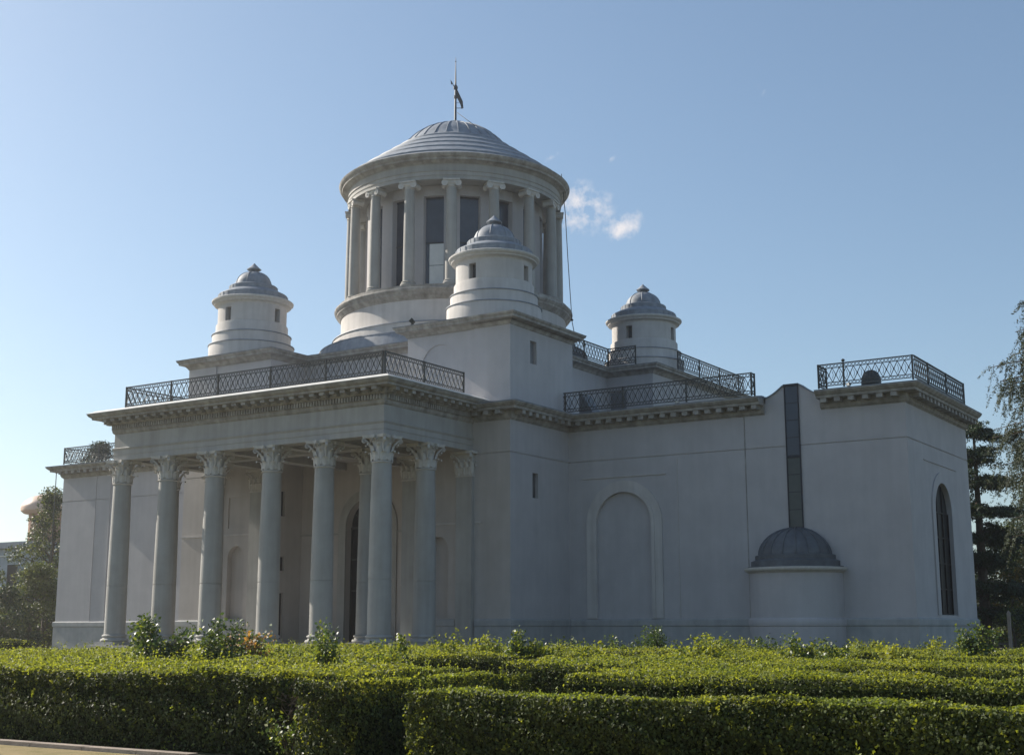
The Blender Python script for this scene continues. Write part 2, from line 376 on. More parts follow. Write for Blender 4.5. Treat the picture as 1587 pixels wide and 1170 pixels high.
def make_pil(parent,loc,w=.86,d=.22,name='pilaster'):
    m=MB(); m.box(-w/2,w/2,-d,.02,.0,2.71); m.box(-w/2,w/2,-d,.02,2.735,7.45); m.box(-w/2+.02,w/2-.02,-d+.02,.02,2.7,2.74)
    m.box(-w/2-.07,w/2+.07,-d-.07,0.01,0,.2); m.box(-w/2-.04,w/2+.04,-d-.04,0.01,.203,.36)
    o=m.build(name,GRANITE,parent,loc=loc); pil_capital(w,d).build('pilaster_capital',CARVE,o,True); return o
p0=make_pil(OB,(-7.84,YF,0))
for x in (-4.80,4.80,7.84): copy_part(p0,OB,(x,YF,0))
# ---- entablature: architrave + frieze + portico cornice
b=MB(); ppath=[(-8.17,6.12),(-8.17,-.33),(8.17,-.33),(8.17,6.12)]
arch_prof=[(-.70,8.602),(0,8.602),(0,8.86),(.025,8.862),(.025,9.08),(.07,9.14),(.085,9.18),(.03,9.20),(.0,9.22),(0,9.87),(-.70,9.87)]
b.sweep(arch_prof,ppath)
# beams over the inner colonnade
b.box(-8.1,8.1,2.74,3.34,8.61,9.0); 
for x in (-4.74,4.74,-7.84,7.84): b.box(x-.3,x+.3,.31,6.12,8.615,8.99)
for x in (-1.74,1.74): b.box(x-.28,x+.28,.31,8.84,8.618,8.97)
b.build('architrave_and_frieze',GRANITE,OB)
b=MB(); pr=[(0,9.86),(.05,9.90),(.09,9.96),(.10,10.05),(.12,10.06),(.12,10.29),(.24,10.30),(.28,10.36),(.30,10.38),(.30,10.52),(.78,10.54),(.79,10.62),(.83,10.64),(.89,10.68),(.94,10.75),(.96,10.79),(0,10.80)]
b.sweep(pr,ppath)
def along(path,step,fn,inset=0):
    for a,c_ in zip(path[:-1],path[1:]):
        a=Vector(a);c_=Vector(c_); e=(c_-a).normalized(); n=Vector((e.y,-e.x)); Ln=(c_-a).length; k=max(1,round((Ln)/step)); 
        for i in range(k): fn(a,e,n,(i+.5)*Ln/k,Ln)
along(ppath,.155,lambda a,e,n,u,Ln:b.obox(a,e,n,u-.048,u+.048,.11,.215,10.085,10.285))
along([(-8.45,6.12),(-8.45,-.61),(8.45,-.61),(8.45,6.12)],.56,lambda a,e,n,u,Ln:(b.obox(a,e,n,u-.13,u+.13,-.02,.42,10.40,10.535),b.obox(a,e,n,u-.11,u+.11,-.02,.24,10.335,10.41)))
b.build('portico_cornice',CORN,OB)
b=MB(); b.sweep([(0,10.805),(.97,10.805),(.98,10.83),(.62,10.99),(0,11.01)],ppath); 
b.build('roof_flashing',LEADP,OB)
MB().box(-8.2,8.2,-.4,8.84,10.6,11.0).build('portico_roof',LEAD,OB)
MB().box(-7.5,7.5,.3,8.84,9.0,9.1).build('portico_ceiling',STUCCO,OB)

# ---- lower walls (each facade panel split by a shadow groove at string height)
def facade(o,e,width,holes=(),name='wall',z0=-.8,zt=10.0,mt=STUCCO,groove=True,depth=.3):
    m=MB(); zs=[(z0,ZS-.022),(ZS+.022,zt)] if groove else [(z0,zt)]
    def zr(h): lp=h[0] if isinstance(h,tuple) and isinstance(h[0],list) else h; z=[p[1] for p in lp]; return min(z),max(z)
    for a,c_ in zs: m.panel(o,e,width,a,c_,[h for h in holes if a<=zr(h)[0] and zr(h)[1]<=c_],depth)
    if groove:
        ev=Vector(e).normalized(); nn=Vector((ev.y,-ev.x)); m.obox(o,ev,nn,.045,width-.045,-.3,-.035,ZS-.06,ZS+.06)
    return m.build(name,mt,OB)
slit=lambda u0,u1,z0,z1:(rect(u0,u1,z0,z1),.28)
for sg in (1,-1):
    # front of pavilion, u from the left end
    nx=1.92 if sg>0 else (XP-XI)-1.92
    hl=[(arch(nx,.56,1.22,4.28),.30),(rect(nx-.62,nx+.62,5.75,7.3),.05)]
    facade((XI if sg>0 else -XP,YF),(1,0),XP-XI,hl,'pavilion_wall',mt=STUCCOW)
    # portico inner flank
    if sg>0: facade((XI,YB),(0,-1),YB-YF,[],'portico_flank_wall',mt=STUCCOW)
    else:
        facade((-XI,YF),(0,1),YB-YF,[(rect(.98,1.42,6.34,7.62),.25),(rect(1.08,1.5,3.6,4.3),.25),(rect(1.06,1.5,.23,2.5),.25)],'portico_flank_wall',mt=STUCCOW)
    # outer flank of pavilion
    if sg>0: facade((XP,YF),(0,1),YW-YF,[(rect(1.86,2.36,6.55,7.69),.25)],'pavilion_flank_wall')
    else: facade((-XP,YW),(0,-1),YW-YF,[(rect(2.74,3.24,6.55,7.69),.25)],'pavilion_flank_wall')
    # wing south
    ax=13.12-XP if sg>0 else XW-13.12
    facade((XP if sg>0 else -XW,YW),(1,0),XW-XP,[(arch(ax,1.43,1.20,5.50),.10)],'wing_wall')
    # wing end
    if sg>0: facade((XW,YW),(0,1),YN-YW,[(arch(4.75,1.3,1.3,5.68),.2)],'wing_end_wall')
    else: facade((-XW,YN),(0,-1),YN-YW,[(arch(YN-YW-4.75,1.3,1.3,5.68),.2)],'wing_end_wall')
    facade((XW if sg>0 else -XP,YN),(-1,0),XW-XP,[],'wing_back_wall')
    facade((XP,YN) if sg>0 else (-XP,38),(0,1) if sg>0 else (0,-1),38-YN,[],'north_wing_wall')
facade((XP,38),(-1,0),2*XP,[],'north_wing_end_wall')
facade((-XI,YB),(1,0),2*XI,[(arch(XI,1.36,.0,5.75),.42)],'entrance_wall',z0=-.2,mt=STUCCOW)
for x_,y_ in ((XI,YB),(XP,YW)):
    for sg in (1,-1):
        xa,xb=sorted((sg*(x_ +(.036 if x_==XI else -.3)),sg*(x_+(.3 if x_==XI else -.036))))
        MB().box(xa,xb,y_-.3 if x_==XI else y_-.3,y_+.3,ZS-.059,ZS+.059).build('wall_core',STUCCO,OB)
# archivolts, string courses and plinth
b=MB(); archband(b,(-XI,YB),(1,0),XI,1.355,1.85,0,5.75,0,.07); archband(b,(-XI,YB),(1,0),XI,1.355,1.5,0,5.75,.06,.11); b.box(-XI,-1.86,YB-.06,YB,5.38,5.46); b.box(1.86,XI,YB-.06,YB,5.38,5.46); b.build('entrance_archivolt',GRANITE,OB)
b=MB(); archband(b,(XP,YW),(1,0),13.12-XP,1.425,1.95,1.20,5.50,0,.075); archband(b,(XP,YW),(1,0),13.12-XP,1.425,1.58,1.20,5.50,.07,.115); b.box(10.96,15.3,YW-.05,YW,7.62,7.66); b.box(15.86,15.885,YW-.025,YW,1.2,8.3); b.build('blind_arch_moulding',CORN if False else STUCCO2,OB)
b=MB(); archband(b,(XW,YW),(0,1),4.75,1.295,1.75,1.3,5.68,0,.06); b.obox((XW,YW),(0,1),(1,0),2.2,7.3,0,.035,7.75,7.79); b.build('arch_moulding',STUCCO,OB)
for x0,x1 in ((-XP,-XI),(XI,7.4),(8.3,8.7)): MB().box(x0,x1,YF-.045,YF,5.36,5.44).build('string_course',STUCCO2,OB)
lowpath=[(-XW,YN),(-XW,YW),(-XP,YW),(-XP,YF),(-XI,YF),(-XI,YB)]
lowpath=[(-XW,YN),(-XW,YW),(-XP,YW),(-XP,YF),(-8.35,YF)]
rowp=[(8.35,YF),(XP,YF),(XP,YW),(19.33,YW)]
rowp2=[(23.33,YW),(XW,YW),(XW,YN)]
plp=[(0,-.8),(.07,-.8),(.07,.83),(.10,.85),(.115,.9),(.115,1.1),(.09,1.14),(0,1.17)]
for p in (lowpath,rowp,rowp2,[(-7.3,YF),(-5.4,YF)],[(5.4,YF),(7.3,YF)]): MB().sweep(plp,p).build('plinth',PLINTH,OB)
# main cornice over wings and pavilions
wc=[(0,9.90),(.05,9.95),(.10,9.98),(.13,10.06),(.15,10.08),(.15,10.30),(.60,10.31),(.62,10.42),(.68,10.44),(.76,10.52),(.80,10.56),(.80,10.60),(0,10.64)]
wpaths=[[(-XW,YN),(-XW,YW),(-XP,YW),(-XP,YF),(-8.30,YF)],[(8.30,YF),(XP,YF),(XP,YW),(20.15,YW)],[(22.70,YW),(XW,YW),(XW,YN)]]
for p in wpaths:
    b=MB(); b.sweep(wc,p)
    along(p,.565,lambda a,e,n,u,Ln:b.obox(a,e,n,u-.13,u+.13,.14,.56,10.13,10.305)); b.build('main_cornice',CORN,OB)
    MB().sweep([(0,10.645),(.81,10.605),(.815,10.64),(.3,10.72),(0,10.73)],p).build('cornice_capping',LEAD,OB)
b=MB()
b.box(-XW,-XP,YW,YN,10.4,10.70); b.box(XP,XW,YW+.35,YN,10.4,10.70); b.box(XP,20.2,YW,YW+.36,10.4,10.7); b.box(22.65,XW,YW,YW+.36,10.4,10.7); b.box(-XP,-XI,YF,YN,10.4,10.70); b.box(XI,XP,YF,YN,10.4,10.70); b.box(-XP,XP,YN,38,10.4,10.7)
b.build('terrace_roof',LEAD,OB)
# central bay of the east wing: curved parapet with the slot, small apse below
cx=21.4
def bump_prof():
    pts=[]
    for i in range(9):
        t=i/8; pts.append((20.05+.95*t,10.60+.47*(1-math.cos(t*PI/2))))
    return pts
lft=bump_prof(); rgt=[(2*cx-x,z) for x,z in reversed(lft)]
b=MB(); poly=[(19.95,10.0)]+[(19.95,10.60)]+lft+[(21.04,11.09)]+[(21.76,11.09)]+rgt+[(22.85,10.60),(22.85,10.0)]
n=len(poly); b.add([(x,YW-.0,z) for x,z in poly]+[(x,YW+.35,z) for x,z in poly],[tuple(range(n)),tuple(range(2*n-1,n-1,-1))]+[(i,i+n,(i+1)%n+n,(i+1)%n) for i in range(n)])
b.build('curved_parapet',STUCCO,OB)
b=MB()
top=[(19.95,10.60)]+lft+[(21.04,11.09)]; 
for pts in (top,[(2*cx-x,z) for x,z in top]):
    b=MB()
    for p,q in zip(pts[:-1],pts[1:]): b.bar((p[0],YW+.16,p[1]+.02),(q[0],YW+.16,q[1]+.02),.46,.05)
    b.build('parapet_capping',LEAD,OB)
b=MB()
b.box(19.16,19.19,YW-.022,YW,1.2,9.9); b.build('wall_joint',CORN,OB)
for x_ in (-23.2,-21.9): MB().box(x_,x_+.03,YW-.03,YW,1.2,9.9).build('wall_joint',STUCCO,OB)
sw=MB(); sw.box(21.08,21.12,YW-.07,YW+.1,4.9,11.06); sw.box(21.68,21.72,YW-.07,YW+.1,4.9,11.06); sw.box(21.12,21.68,YW-.06,YW+.09,7.93,8.05); [sw.box(21.12,21.68,YW-.045,YW+.09,z_,z_+.03) for z_ in (5.7,6.45,7.2,8.8,9.55,10.3)]; sw.box(21.06,21.74,YW-.10,YW+.37,11.062,11.15); sw.box(21.12,21.68,YW-.06,YW+.09,4.9,4.98)
so_=sw.build('slot_window',SLOTF,OB)
MB().box(21.12,21.68,YW-.035,YW+.36,4.98,7.93).build('lower_pane',SLOTP,so_); MB().box(21.12,21.68,YW-.035,YW+.36,8.05,11.06).build('upper_pane',SLOTU,so_)
ap=MB(); ax_=21.33
ap.lathe([(2.05,-.8),(2.05,.83),(2.08,.85),(2.095,.9),(2.095,1.1),(2.07,1.14),(1.99,1.17),(1.99,3.02)],ax_,YW,48,PI,2*PI)
apo=ap.build('apse',STUCCO,OB,True)
MB().lathe([(1.99,3.0),(2.04,3.04),(2.08,3.07),(2.16,3.10),(2.2,3.16),(2.2,3.24),(1.9,3.26)],ax_,YW,48,PI,2*PI).build('apse_cornice',CARVE,apo,True)
dm=MB(); pr=[(2.05,3.25),(2.05,3.29),(1.90,3.30),(1.90,3.52),(1.72,3.58),(1.72,3.76),(1.58,3.80)]
for i in range(1,11):
    t=i/10; pr.append((1.58*math.cos(t*PI/2)**.95 if t<1 else .02,3.80+1.13*math.sin(t*PI/2)**1.15))
dm.lathe(pr,ax_,YW,48,PI,2*PI)
for k_ in range(9):
    a=PI+PI*(k_+.5)/9
    pts=[(ax_+(r_+.01)*math.cos(a),YW+(r_+.01)*math.sin(a),z_+.01) for r_,z_ in pr[6:-1]]; dm.tube(pts,.034,5)
dm.build('apse_dome',LEADD,apo,True)

# ---- upper blocks
up=[(-XP,YF),(-XI,YF),(-XI,YB),(XI,YB),(XI,YF),(8.2,YF+.0),(XP,YF),(XP,11.7),(7.35,11.7),(7.35,20.3),(XP,20.3),(XP,38),(-XP,38),(-XP,20.3),(-7.35,20.3),(-7.35,11.7),(-XP,11.7)]
def upf(a,c_,holes=(),name='upper_wall',z0=10.0,zt=14.4):
    a=Vector(a);c_=Vector(c_); return MB().panel(a,c_-a,(c_-a).length,z0,zt,holes).build(name,STUCCO,OB)
circ=[(1.86+1.02*math.cos(2*PI*k/32),12.75+1.02*math.sin(2*PI*k/32)) for k in range(32)]
upf((XI,YF+.06),(8.2,YF+.06),[(circ,.05)])
upf((8.2,YF),(XP,YF)); upf((8.2,YF+.06),(8.2,YF))
upf((-XP,YF),(-8.2,YF)); upf((-8.2,YF),(-8.2,YF+.06)); upf((-8.2,YF+.06),(-XI,YF+.06),[([(3.83-u,z) for u,z in reversed(circ)],.05)])
upf((-XI,YF+.06),(-XI,YB)); upf((-XI,YB),(XI,YB)); upf((XI,YB),(XI,YF+.06))
upf((XP,YF),(XP,11.7),[(rect(1.70,2.26,12.72,13.8),.25)]); upf((-XP,11.7),(-XP,YF))
upf((XP,11.7),(7.35,11.7)); upf((7.35,11.7),(7.35,20.3)); upf((7.35,20.3),(XP,20.3),[(rect(.22,1.22,10.75,13.45),.12)])
upf((XP,20.3),(XP,38)); upf((XP,38),(-XP,38)); upf((-XP,38),(-XP,20.3)); upf((-XP,20.3),(-7.35,20.3)); upf((-7.35,20.3),(-7.35,11.7)); upf((-7.35,11.7),(-XP,11.7))
uc=[(0,14.26),(.04,14.28),(.07,14.34),(.14,14.42),(.26,14.48),(.40,14.50),(.41,14.60),(.47,14.64),(.50,14.70),(.50,14.73),(0,14.76)]
b=MB(); b.sweep(uc,[p for p in up],closed=True); 
b.sweep([(0,14.34),(.14,14.42),(.26,14.48),(.46,14.50),(.47,14.60),(.53,14.64),(.56,14.70),(.56,14.735),(0,14.765)],[(8.2,YF),(XP,YF),(XP,11.7)])
b.build('upper_cornice',CORN,OB)
b=MB(); b.sweep([(0,14.77),(.515,14.737),(.52,14.755),(0,14.83)],up,closed=True)
fl=[Vector((x,y,0)) for x,y in up]; b.add([(x,y,14.79) for x,y in up],[t for t in tessellate_polygon([fl])])
b.build('upper_roof',LEAD,OB)
MB().box(7.57,8.57,20.33,20.42,10.7,13.4).build('roof_door',DOORM,OB)
# ---- rotunda
RX,RY=0,16.09
b=MB(); b.lathe([(7.62,14.77),(7.42,15.40),(7.44,15.42),(7.43,15.47),(7.34,15.50),(6.62,15.60)],RX,RY,96); b.build('rotunda_skirt_roof',LEAD,OB,True)
b=MB(); b.lathe([(6.70,15.5),(6.70,16.10),(6.68,16.14),(6.27,16.22),(6.26,16.25),(6.26,17.36),(6.32,17.38)],RX,RY,96); b.build('rotunda_drum',STUCCO2,OB,True)
for r_,z_ in ((6.70,16.09),): MB().lathe([(r_-.3,z_+.09),(r_+.03,z_+.05),(r_+.045,z_),(r_-.02,z_-.01)],RX,RY,96).build('drum_ledge',LEAD,OB,True)
b=MB(); b.lathe([(6.26,17.34),(6.31,17.38),(6.36,17.47),(6.50,17.60),(6.52,17.68),(6.60,17.74),(6.64,17.84),(6.62,17.92),(6.45,17.98),(6.45,18.10),(0,18.12)],RX,RY,96); b.build('rotunda_stylobate',CORN,OB,True)
def ionic():
    m=MB(); pr=[(.0,18.12),(.42,18.12),(.42,18.20),(.43,18.22),(.44,18.26),(.42,18.30),(.38,18.31),(.36,18.34),(.38,18.37),(.385,18.40),(.36,18.43),(.315,18.45)]
    m.lathe(pr,n=24); 
    for i in range(9): t=i/8; m.lathe([(.31-.05*(t**1.6),18.45+5.0*t),(.31-.05*(((i+1)/8)**1.6),18.45+5.0*(i+1)/8)],n=24) if i<8 else None
    return m
def ionic_cap():
    m=MB(); z=23.45
    m.lathe([(.26,z-.02),(.29,z),(.27,z+.03),(.27,z+.08),(.33,z+.14),(.36,z+.2),(.30,z+.24)],n=24)
    for sg in (-1,1):
        # volute cylinders, axis along local x (radial), at +-y
        for xx in (-.30,):
            vs=[];fs=[];nn=18
            rings=[(-.31,.15),(-.31,.17),(-.12,.12),(.12,.12),(.31,.17),(.31,.15)]
            for xr,rr in rings:
                for k in range(nn): a=2*PI*k/nn; vs.append((xr,sg*.36+rr*math.cos(a),z+.16+rr*math.sin(a)))
            for i in range(len(rings)-1):
                for k in range(nn): fs.append((i*nn+k,i*nn+(k+1)%nn,(i+1)*nn+(k+1)%nn,(i+1)*nn+k))
            fs.append(tuple(range(nn))); fs.append(tuple(range(len(rings)*nn-1,(len(rings)-1)*nn-1,-1))); m.add(vs,fs)
            for xe in (.32,-.32):
                m.lathe([(0,0)],n=3) if False else None
                m.box(xe-.012,xe+.012,sg*.36-.035,sg*.36+.035,z+.13,z+.19)
    m.box(-.29,.29,-.40,.40,z+.20,z+.31); m.box(-.36,.36,-.44,.44,z+.312,z+.39)
    return m
i0=ionic().build('rotunda_column',GRANITE,OB,True); ic=ionic_cap().build('ionic_capital',CARVE,i0,True)
RC=5.815
for k_ in range(16):
    a=R(11.25+22.5*k_); loc=(RC*math.cos(a),RY+RC*math.sin(a),0)
    if k_==0: i0.location=loc; i0.rotation_euler=(0,0,a)
    else: copy_part(i0,OB,loc,(0,0,a))
# inner cella : piers and glazed bays
b=MB()
for k_ in range(16):
    a=R(11.25+22.5*k_); e=Vector((-math.sin(a),math.cos(a))); n=Vector((math.cos(a),math.sin(a))); o=Vector((RX,RY))+n*4.7
    b.obox(o,e,n,-.42,.42,-.35,.28,18.12,23.86)
b.lathe([(4.6,23.3),(4.98,23.3),(4.98,23.86),(4.6,23.86)],RX,RY,64); b.lathe([(4.6,18.12),(5.0,18.12),(5.0,18.42),(4.6,18.42)],RX,RY,64)
b.build('rotunda_pier_wall',STUCCO,OB)
for k_ in range(16):
    a=R(22.5*k_); e=Vector((-math.sin(a),math.cos(a))); n=Vector((math.cos(a),math.sin(a))); o=Vector((RX,RY))+n*4.62
    m=MB(); m.obox(o,e,n,-.58,.58,-.02,.02,18.42,23.3); g=m.build('rotunda_window',GLASS,OB)
    f_=MB(); 
    for u0,u1,z0,z1 in ((-.6,-.53,18.42,23.3),(.53,.6,18.42,23.3),(-.53,.53,18.42,18.5),(-.53,.53,23.22,23.3),(-.53,.53,20.75,20.82)): f_.obox(o,e,n,u0,u1,-.03,.05,z0,z1)
    f_.build('window_frame',SLOTF,g)
# the bay with a plain pale panel over the lower half of its glass
a=R(-67.5+0); e=Vector((-math.sin(a),math.cos(a))); n=Vector((math.cos(a),math.sin(a))); o=Vector((RX,RY))+n*4.62
m=MB(); m.obox(o,e,n,-.28,.5,.022,.034,18.5,19.55); m.obox(o,e,n,-.28,.5,.022,.034,19.58,20.74); m.build('white_panel',PALEP,OB)
b=MB(); b.lathe([(5.2,23.87),(6.0,23.86),(6.0,24.06),(6.03,24.07),(6.03,24.26),(6.08,24.30),(6.02,24.33),(6.02,24.68),(6.08,24.72),(6.12,24.76)],RX,RY,96); b.lathe([(4.5,23.88),(6.0,23.88)],RX,RY,64); b.build('rotunda_entablature',GRANITE,OB,True)
b=MB(); b.lathe([(6.08,24.70),(6.14,24.76),(6.2,24.80),(6.36,24.83),(6.38,24.93),(6.44,24.96),(6.52,25.06),(6.54,25.14),(6.50,25.17),(6.2,25.2)],RX,RY,96); b.build('rotunda_cornice',CORN,OB,True)
b=MB(); pr=[(6.50,25.172),(6.30,25.28),(6.15,25.34),(6.15,25.44),(5.46,25.88),(5.44,25.96),(4.76,26.38),(4.74,26.46),(4.06,26.87),(4.04,26.95),(3.42,27.33),(3.40,27.41),(3.12,27.53),(3.05,27.60)]
Rd=3.75; a0_=math.asin(3.0/Rd); dp=[(Rd*math.sin(a0_*(1-i/8)),27.62-Rd*math.cos(a0_)+Rd*math.cos(a0_*(1-i/8))) for i in range(8)]
b.lathe(pr+dp,RX,RY,96)
for k_ in range(28):
    a=2*PI*k_/28; b.tube([(RX+(r_+.008)*math.cos(a),RY+(r_+.008)*math.sin(a),z_+.008) for r_,z_ in dp],.03,5)
dom=b.build('rotunda_dome',LEAD,OB,True)
b=MB(); b.lathe([(.80,28.95),(.78,29.12),(.66,29.20),(.42,29.30),(.2,29.37),(0,29.40)],RX,RY,32); b.build('dome_cap',LEAD,dom,True)
# weather vane
b=MB(); b.tube([(0,RY,29.4),(0,RY,30.5),(0,RY,31.7),(0,RY,33.3)],[.075,.065,.05,.012],8)
b.lathe([(.0,31.3),(.12,31.36),(.13,31.5),(.06,31.62),(0,31.62)],0,RY,10); b.lathe([(.0,30.75),(.1,30.8),(.1,30.95),(.0,31.0)],0,RY,10); b.lathe([(0,33.0),(.05,33.05),(0,33.12)],0,RY,8)
vn=b.build('weather_vane',FLAGM,OB,True)
vd=Vector((Rr.x,Rr.y,0)).normalized()
def vp(u,z,t=0): q=Vector((0,RY,0))+vd*u+Vector((-vd.y,vd.x,0))*t; return (q.x,q.y,z)
b=MB(); fp=[(.04,31.45),(.18,31.15),(.42,30.62),(.46,30.22),(.35,30.15),(.28,30.42),(.10,30.80),(.04,30.9)]
n=len(fp); b.add([vp(u,z,.02) for u,z in fp]+[vp(u,z,-.02) for u,z in fp],[tuple(range(n)),tuple(range(2*n-1,n-1,-1))]+[(i,i+n,(i+1)%n+n,(i+1)%n) for i in range(n)])
b.bar(vp(0,30.2),vp(.46,30.2),.03); b.bar(vp(.06,30.52),vp(.2,30.52),.02); b.build('flag_blade',FLAGM,vn)
b=MB(); b.bar(vp(-.05,31.42),vp(-.22,31.78),.04); b.add([vp(-.16,31.72),vp(-.30,31.95),vp(-.26,31.62),vp(-.22,31.78,.04),vp(-.22,31.78,-.04)],[(0,3,1),(1,3,2),(2,3,0),(0,1,4),(1,2,4),(2,0,4)]); b.build('arrow_tip',FLAGM,vn)

# ---- turrets
def make_turret(loc):
    m=MB(); 
    # body wall with four real openings: vertical strips between window jambs
    r=1.83; wa=math.asin(.19/r); z0,z1,wz0,wz1=16.9,17.78,16.80,17.53
    m.lathe([(2.26,14.80),(2.26,15.56),(2.24,15.60),(2.10,15.61),(2.09,15.63),(2.09,16.14),(2.07,16.18),(1.93,16.19),(1.92,16.21),(1.92,16.70),(1.90,16.74),(1.83,16.76)],n=64)
    for q in range(4):
        a0=q*PI/2+wa; a1=(q+1)*PI/2-wa
        m.lathe([(1.83,16.75),(1.83,17.80)],n=14,a0=a0,a1=a1)
        m.lathe([(1.83,17.53),(1.83,17.80)],n=3,a0=q*PI/2-wa,a1=q*PI/2+wa); m.lathe([(1.83,16.75),(1.83,16.80)],n=3,a0=q*PI/2-wa,a1=q*PI/2+wa)
        e=Vector((-math.sin(q*PI/2),math.cos(q*PI/2))); n=Vector((math.cos(q*PI/2),math.sin(q*PI/2)))
        m.obox((0,0),e,n,-.24,-.19,1.4,1.818,16.76,17.58); m.obox((0,0),e,n,.19,.24,1.4,1.818,16.76,17.58); m.obox((0,0),e,n,-.2,.2,1.4,1.81,16.70,16.80); m.obox((0,0),e,n,-.2,.2,1.4,1.81,17.53,17.6)
    t=m.build('turret',STUCCO2,OB,True,loc)
    for q in range(4):
        e=Vector((-math.sin(q*PI/2),math.cos(q*PI/2))); n=Vector((math.cos(q*PI/2),math.sin(q*PI/2)))
        MB().obox((0,0),e,n,-.19,.19,1.42,1.50,16.80,17.53).build('turret_window',DARKH,t)
    for r_,z_ in ((2.26,15.585),(2.09,16.16),(1.92,16.72)):
        if z_<16.5: MB().lathe([(r_-.16,z_+.055),(r_+.035,z_+.035),(r_+.045,z_),(r_-.02,z_-.01)],n=64).build('ledge',LEAD,t,True)
    MB().lathe([(1.83,17.72),(1.86,17.78),(1.92,17.81),(2.05,17.84),(2.07,17.90),(2.12,17.93),(2.18,17.99),(2.19,18.06),(2.15,18.09),(1.86,18.11)],n=64).build('turret_cornice',CARVE,t,True)
    d=MB(); pr=[(1.86,18.08),(1.86,18.42),(1.83,18.46),(1.36,18.70),(1.30,18.71),(1.30,18.93),(1.27,18.96),(1.02,19.03)]
    dd=[(.99,19.03)]+[(.99*math.cos(R(q)),19.03+.80*math.sin(R(q))) for q in (14,28,42,54,66,76)]+[(.18,19.84)]
    d.lathe(pr+dd,n=48)
    for k_ in range(8):
        a=2*PI*(k_+.5)/8; d.tube([((q+.008)*math.cos(a),(q+.008)*math.sin(a),z+.008) for q,z in dd[:-1]],.018,4)
    for k_ in range(28):
        a=2*PI*k_/28; d.tube([(1.865*math.cos(a),1.865*math.sin(a),18.11),(1.865*math.cos(a),1.865*math.sin(a),18.42)],.016,4); d.tube([(1.305*math.cos(a),1.305*math.sin(a),18.72),(1.305*math.cos(a),1.305*math.sin(a),18.93)],.012,4)
    d.build('turret_dome',LEAD,t,True)
    f_=MB(); f_.lathe([(.20,19.78),(.19,19.90),(.38,19.93),(.40,19.98),(.27,20.08),(.10,20.24),(0,20.34)],n=8); f_.build('finial',LEAD,t,True)
    return t
t0=make_turret((7.86,8.32,0))
for x,y in ((-7.86,8.32),(7.86,23.9),(-7.86,23.9)): copy_part(t0,OB,(x,y,0))
# vents on the turret plinths
for x,y in ((8.9,5.75+.0),):
    pass
# ---- railings
def railing(pts,z0,posts_u=None,h=.95,pitch=.31,end_posts=True):
    """pts: two 2D points; lattice balustrade between them with posts as sub-parts"""
    a=Vector(pts[0]);c_=Vector(pts[1]); Ln=(c_-a).length; e=(c_-a)/Ln; n=Vector((e.y,-e.x))
    def P(u,z): q=a+e*u; return (q.x,q.y,z0+z)
    m=MB()
    for z,wd in ((.03,.03),(.17,.028),(h-.17,.028),(h,.045)): m.bar(P(0,z),P(Ln,z),wd)
    k=max(1,round(Ln/pitch)); st=Ln/k
    for i in range(k):
        u=i*st
        m.bar(P(u,.17),P(u+st,h-.17),.026); m.bar(P(u+st,.17),P(u,h-.17),.026)
        uc=u+st/2; zc=h/2; m.obox(a,e,n,uc-.03,uc+.03,-.012,.012,z0+zc-.04,z0+zc+.04)
        if i%1==0:  # upright lozenge between crossings
            m.bar(P(u,zc-.16),P(u+.04,zc),.016); m.bar(P(u+.04,zc),P(u,zc+.16),.016)
        for zz0,zz1 in ((.03,.17),(h-.17,h)):
            m.bar(P(u,zz0),P(u+st/2,zz1),.018); m.bar(P(u+st/2,zz1),P(u+st,zz0),.018); m.bar(P(u,zz1),P(u+st/2,zz0),.018); m.bar(P(u+st/2,zz0),P(u+st,zz1),.018)
    r_=m.build('railing',IRON,OB)
    for u in (posts_u if posts_u is not None else [0,Ln]):
        MB().obox(a,e,n,u-.032,u+.032,-.032,.032,z0-.06,z0+h+.03).build('railing_post',IRON,r_)
    return r_
Zr=11.0
xs=[-6.86,-3.85,-.85,2.3,5.45,8.5]
railing([(-6.86,-.9),(8.5,-.9)],Zr,[x+6.86 for x in xs]); railing([(8.6,-.86),(8.6,4.8)],Zr,[.0,2.7,5.63]); railing([(-6.86,-.86),(-6.86,6.1)],Zr,[2.8,5.6])
Zw=10.76
railing([(10.3,10.62),(19.82,10.62)],Zw,[0.1,3.2,6.4,9.52]); railing([(19.82,10.66),(19.82,10.98)],Zw,[.32]); 
railing([(22.86,10.62),(26.85,10.62)],Zw,[0,1.1,3.99]); railing([(26.9,10.66),(26.9,18.5)],Zw,[2.0,4.8,7.8]); railing([(22.86,11.6),(22.86,10.66)],Zw,[0])
MB().lathe([(0,11.74),(.07,11.78),(.08,11.84),(0,11.9)],23.96,10.62,10).build('railing_knob',IRON,OB,True)
railing([(-25.6,10.62),(-16,10.62)],Zw,[0,3.2,6.4,9.6]); railing([(-25.6,18.5),(-25.6,10.66)],Zw,[0,2.6,5.2])
railing([(7.66,12.1),(7.66,19.95)],14.86,[0,2.6,5.2,7.85]); railing([(7.7,19.95),(9.35,19.95)],14.86,[1.65])
railing([(10.55,22.7),(10.55,32.0)],14.86,[0,2.8,5.6,8.4])
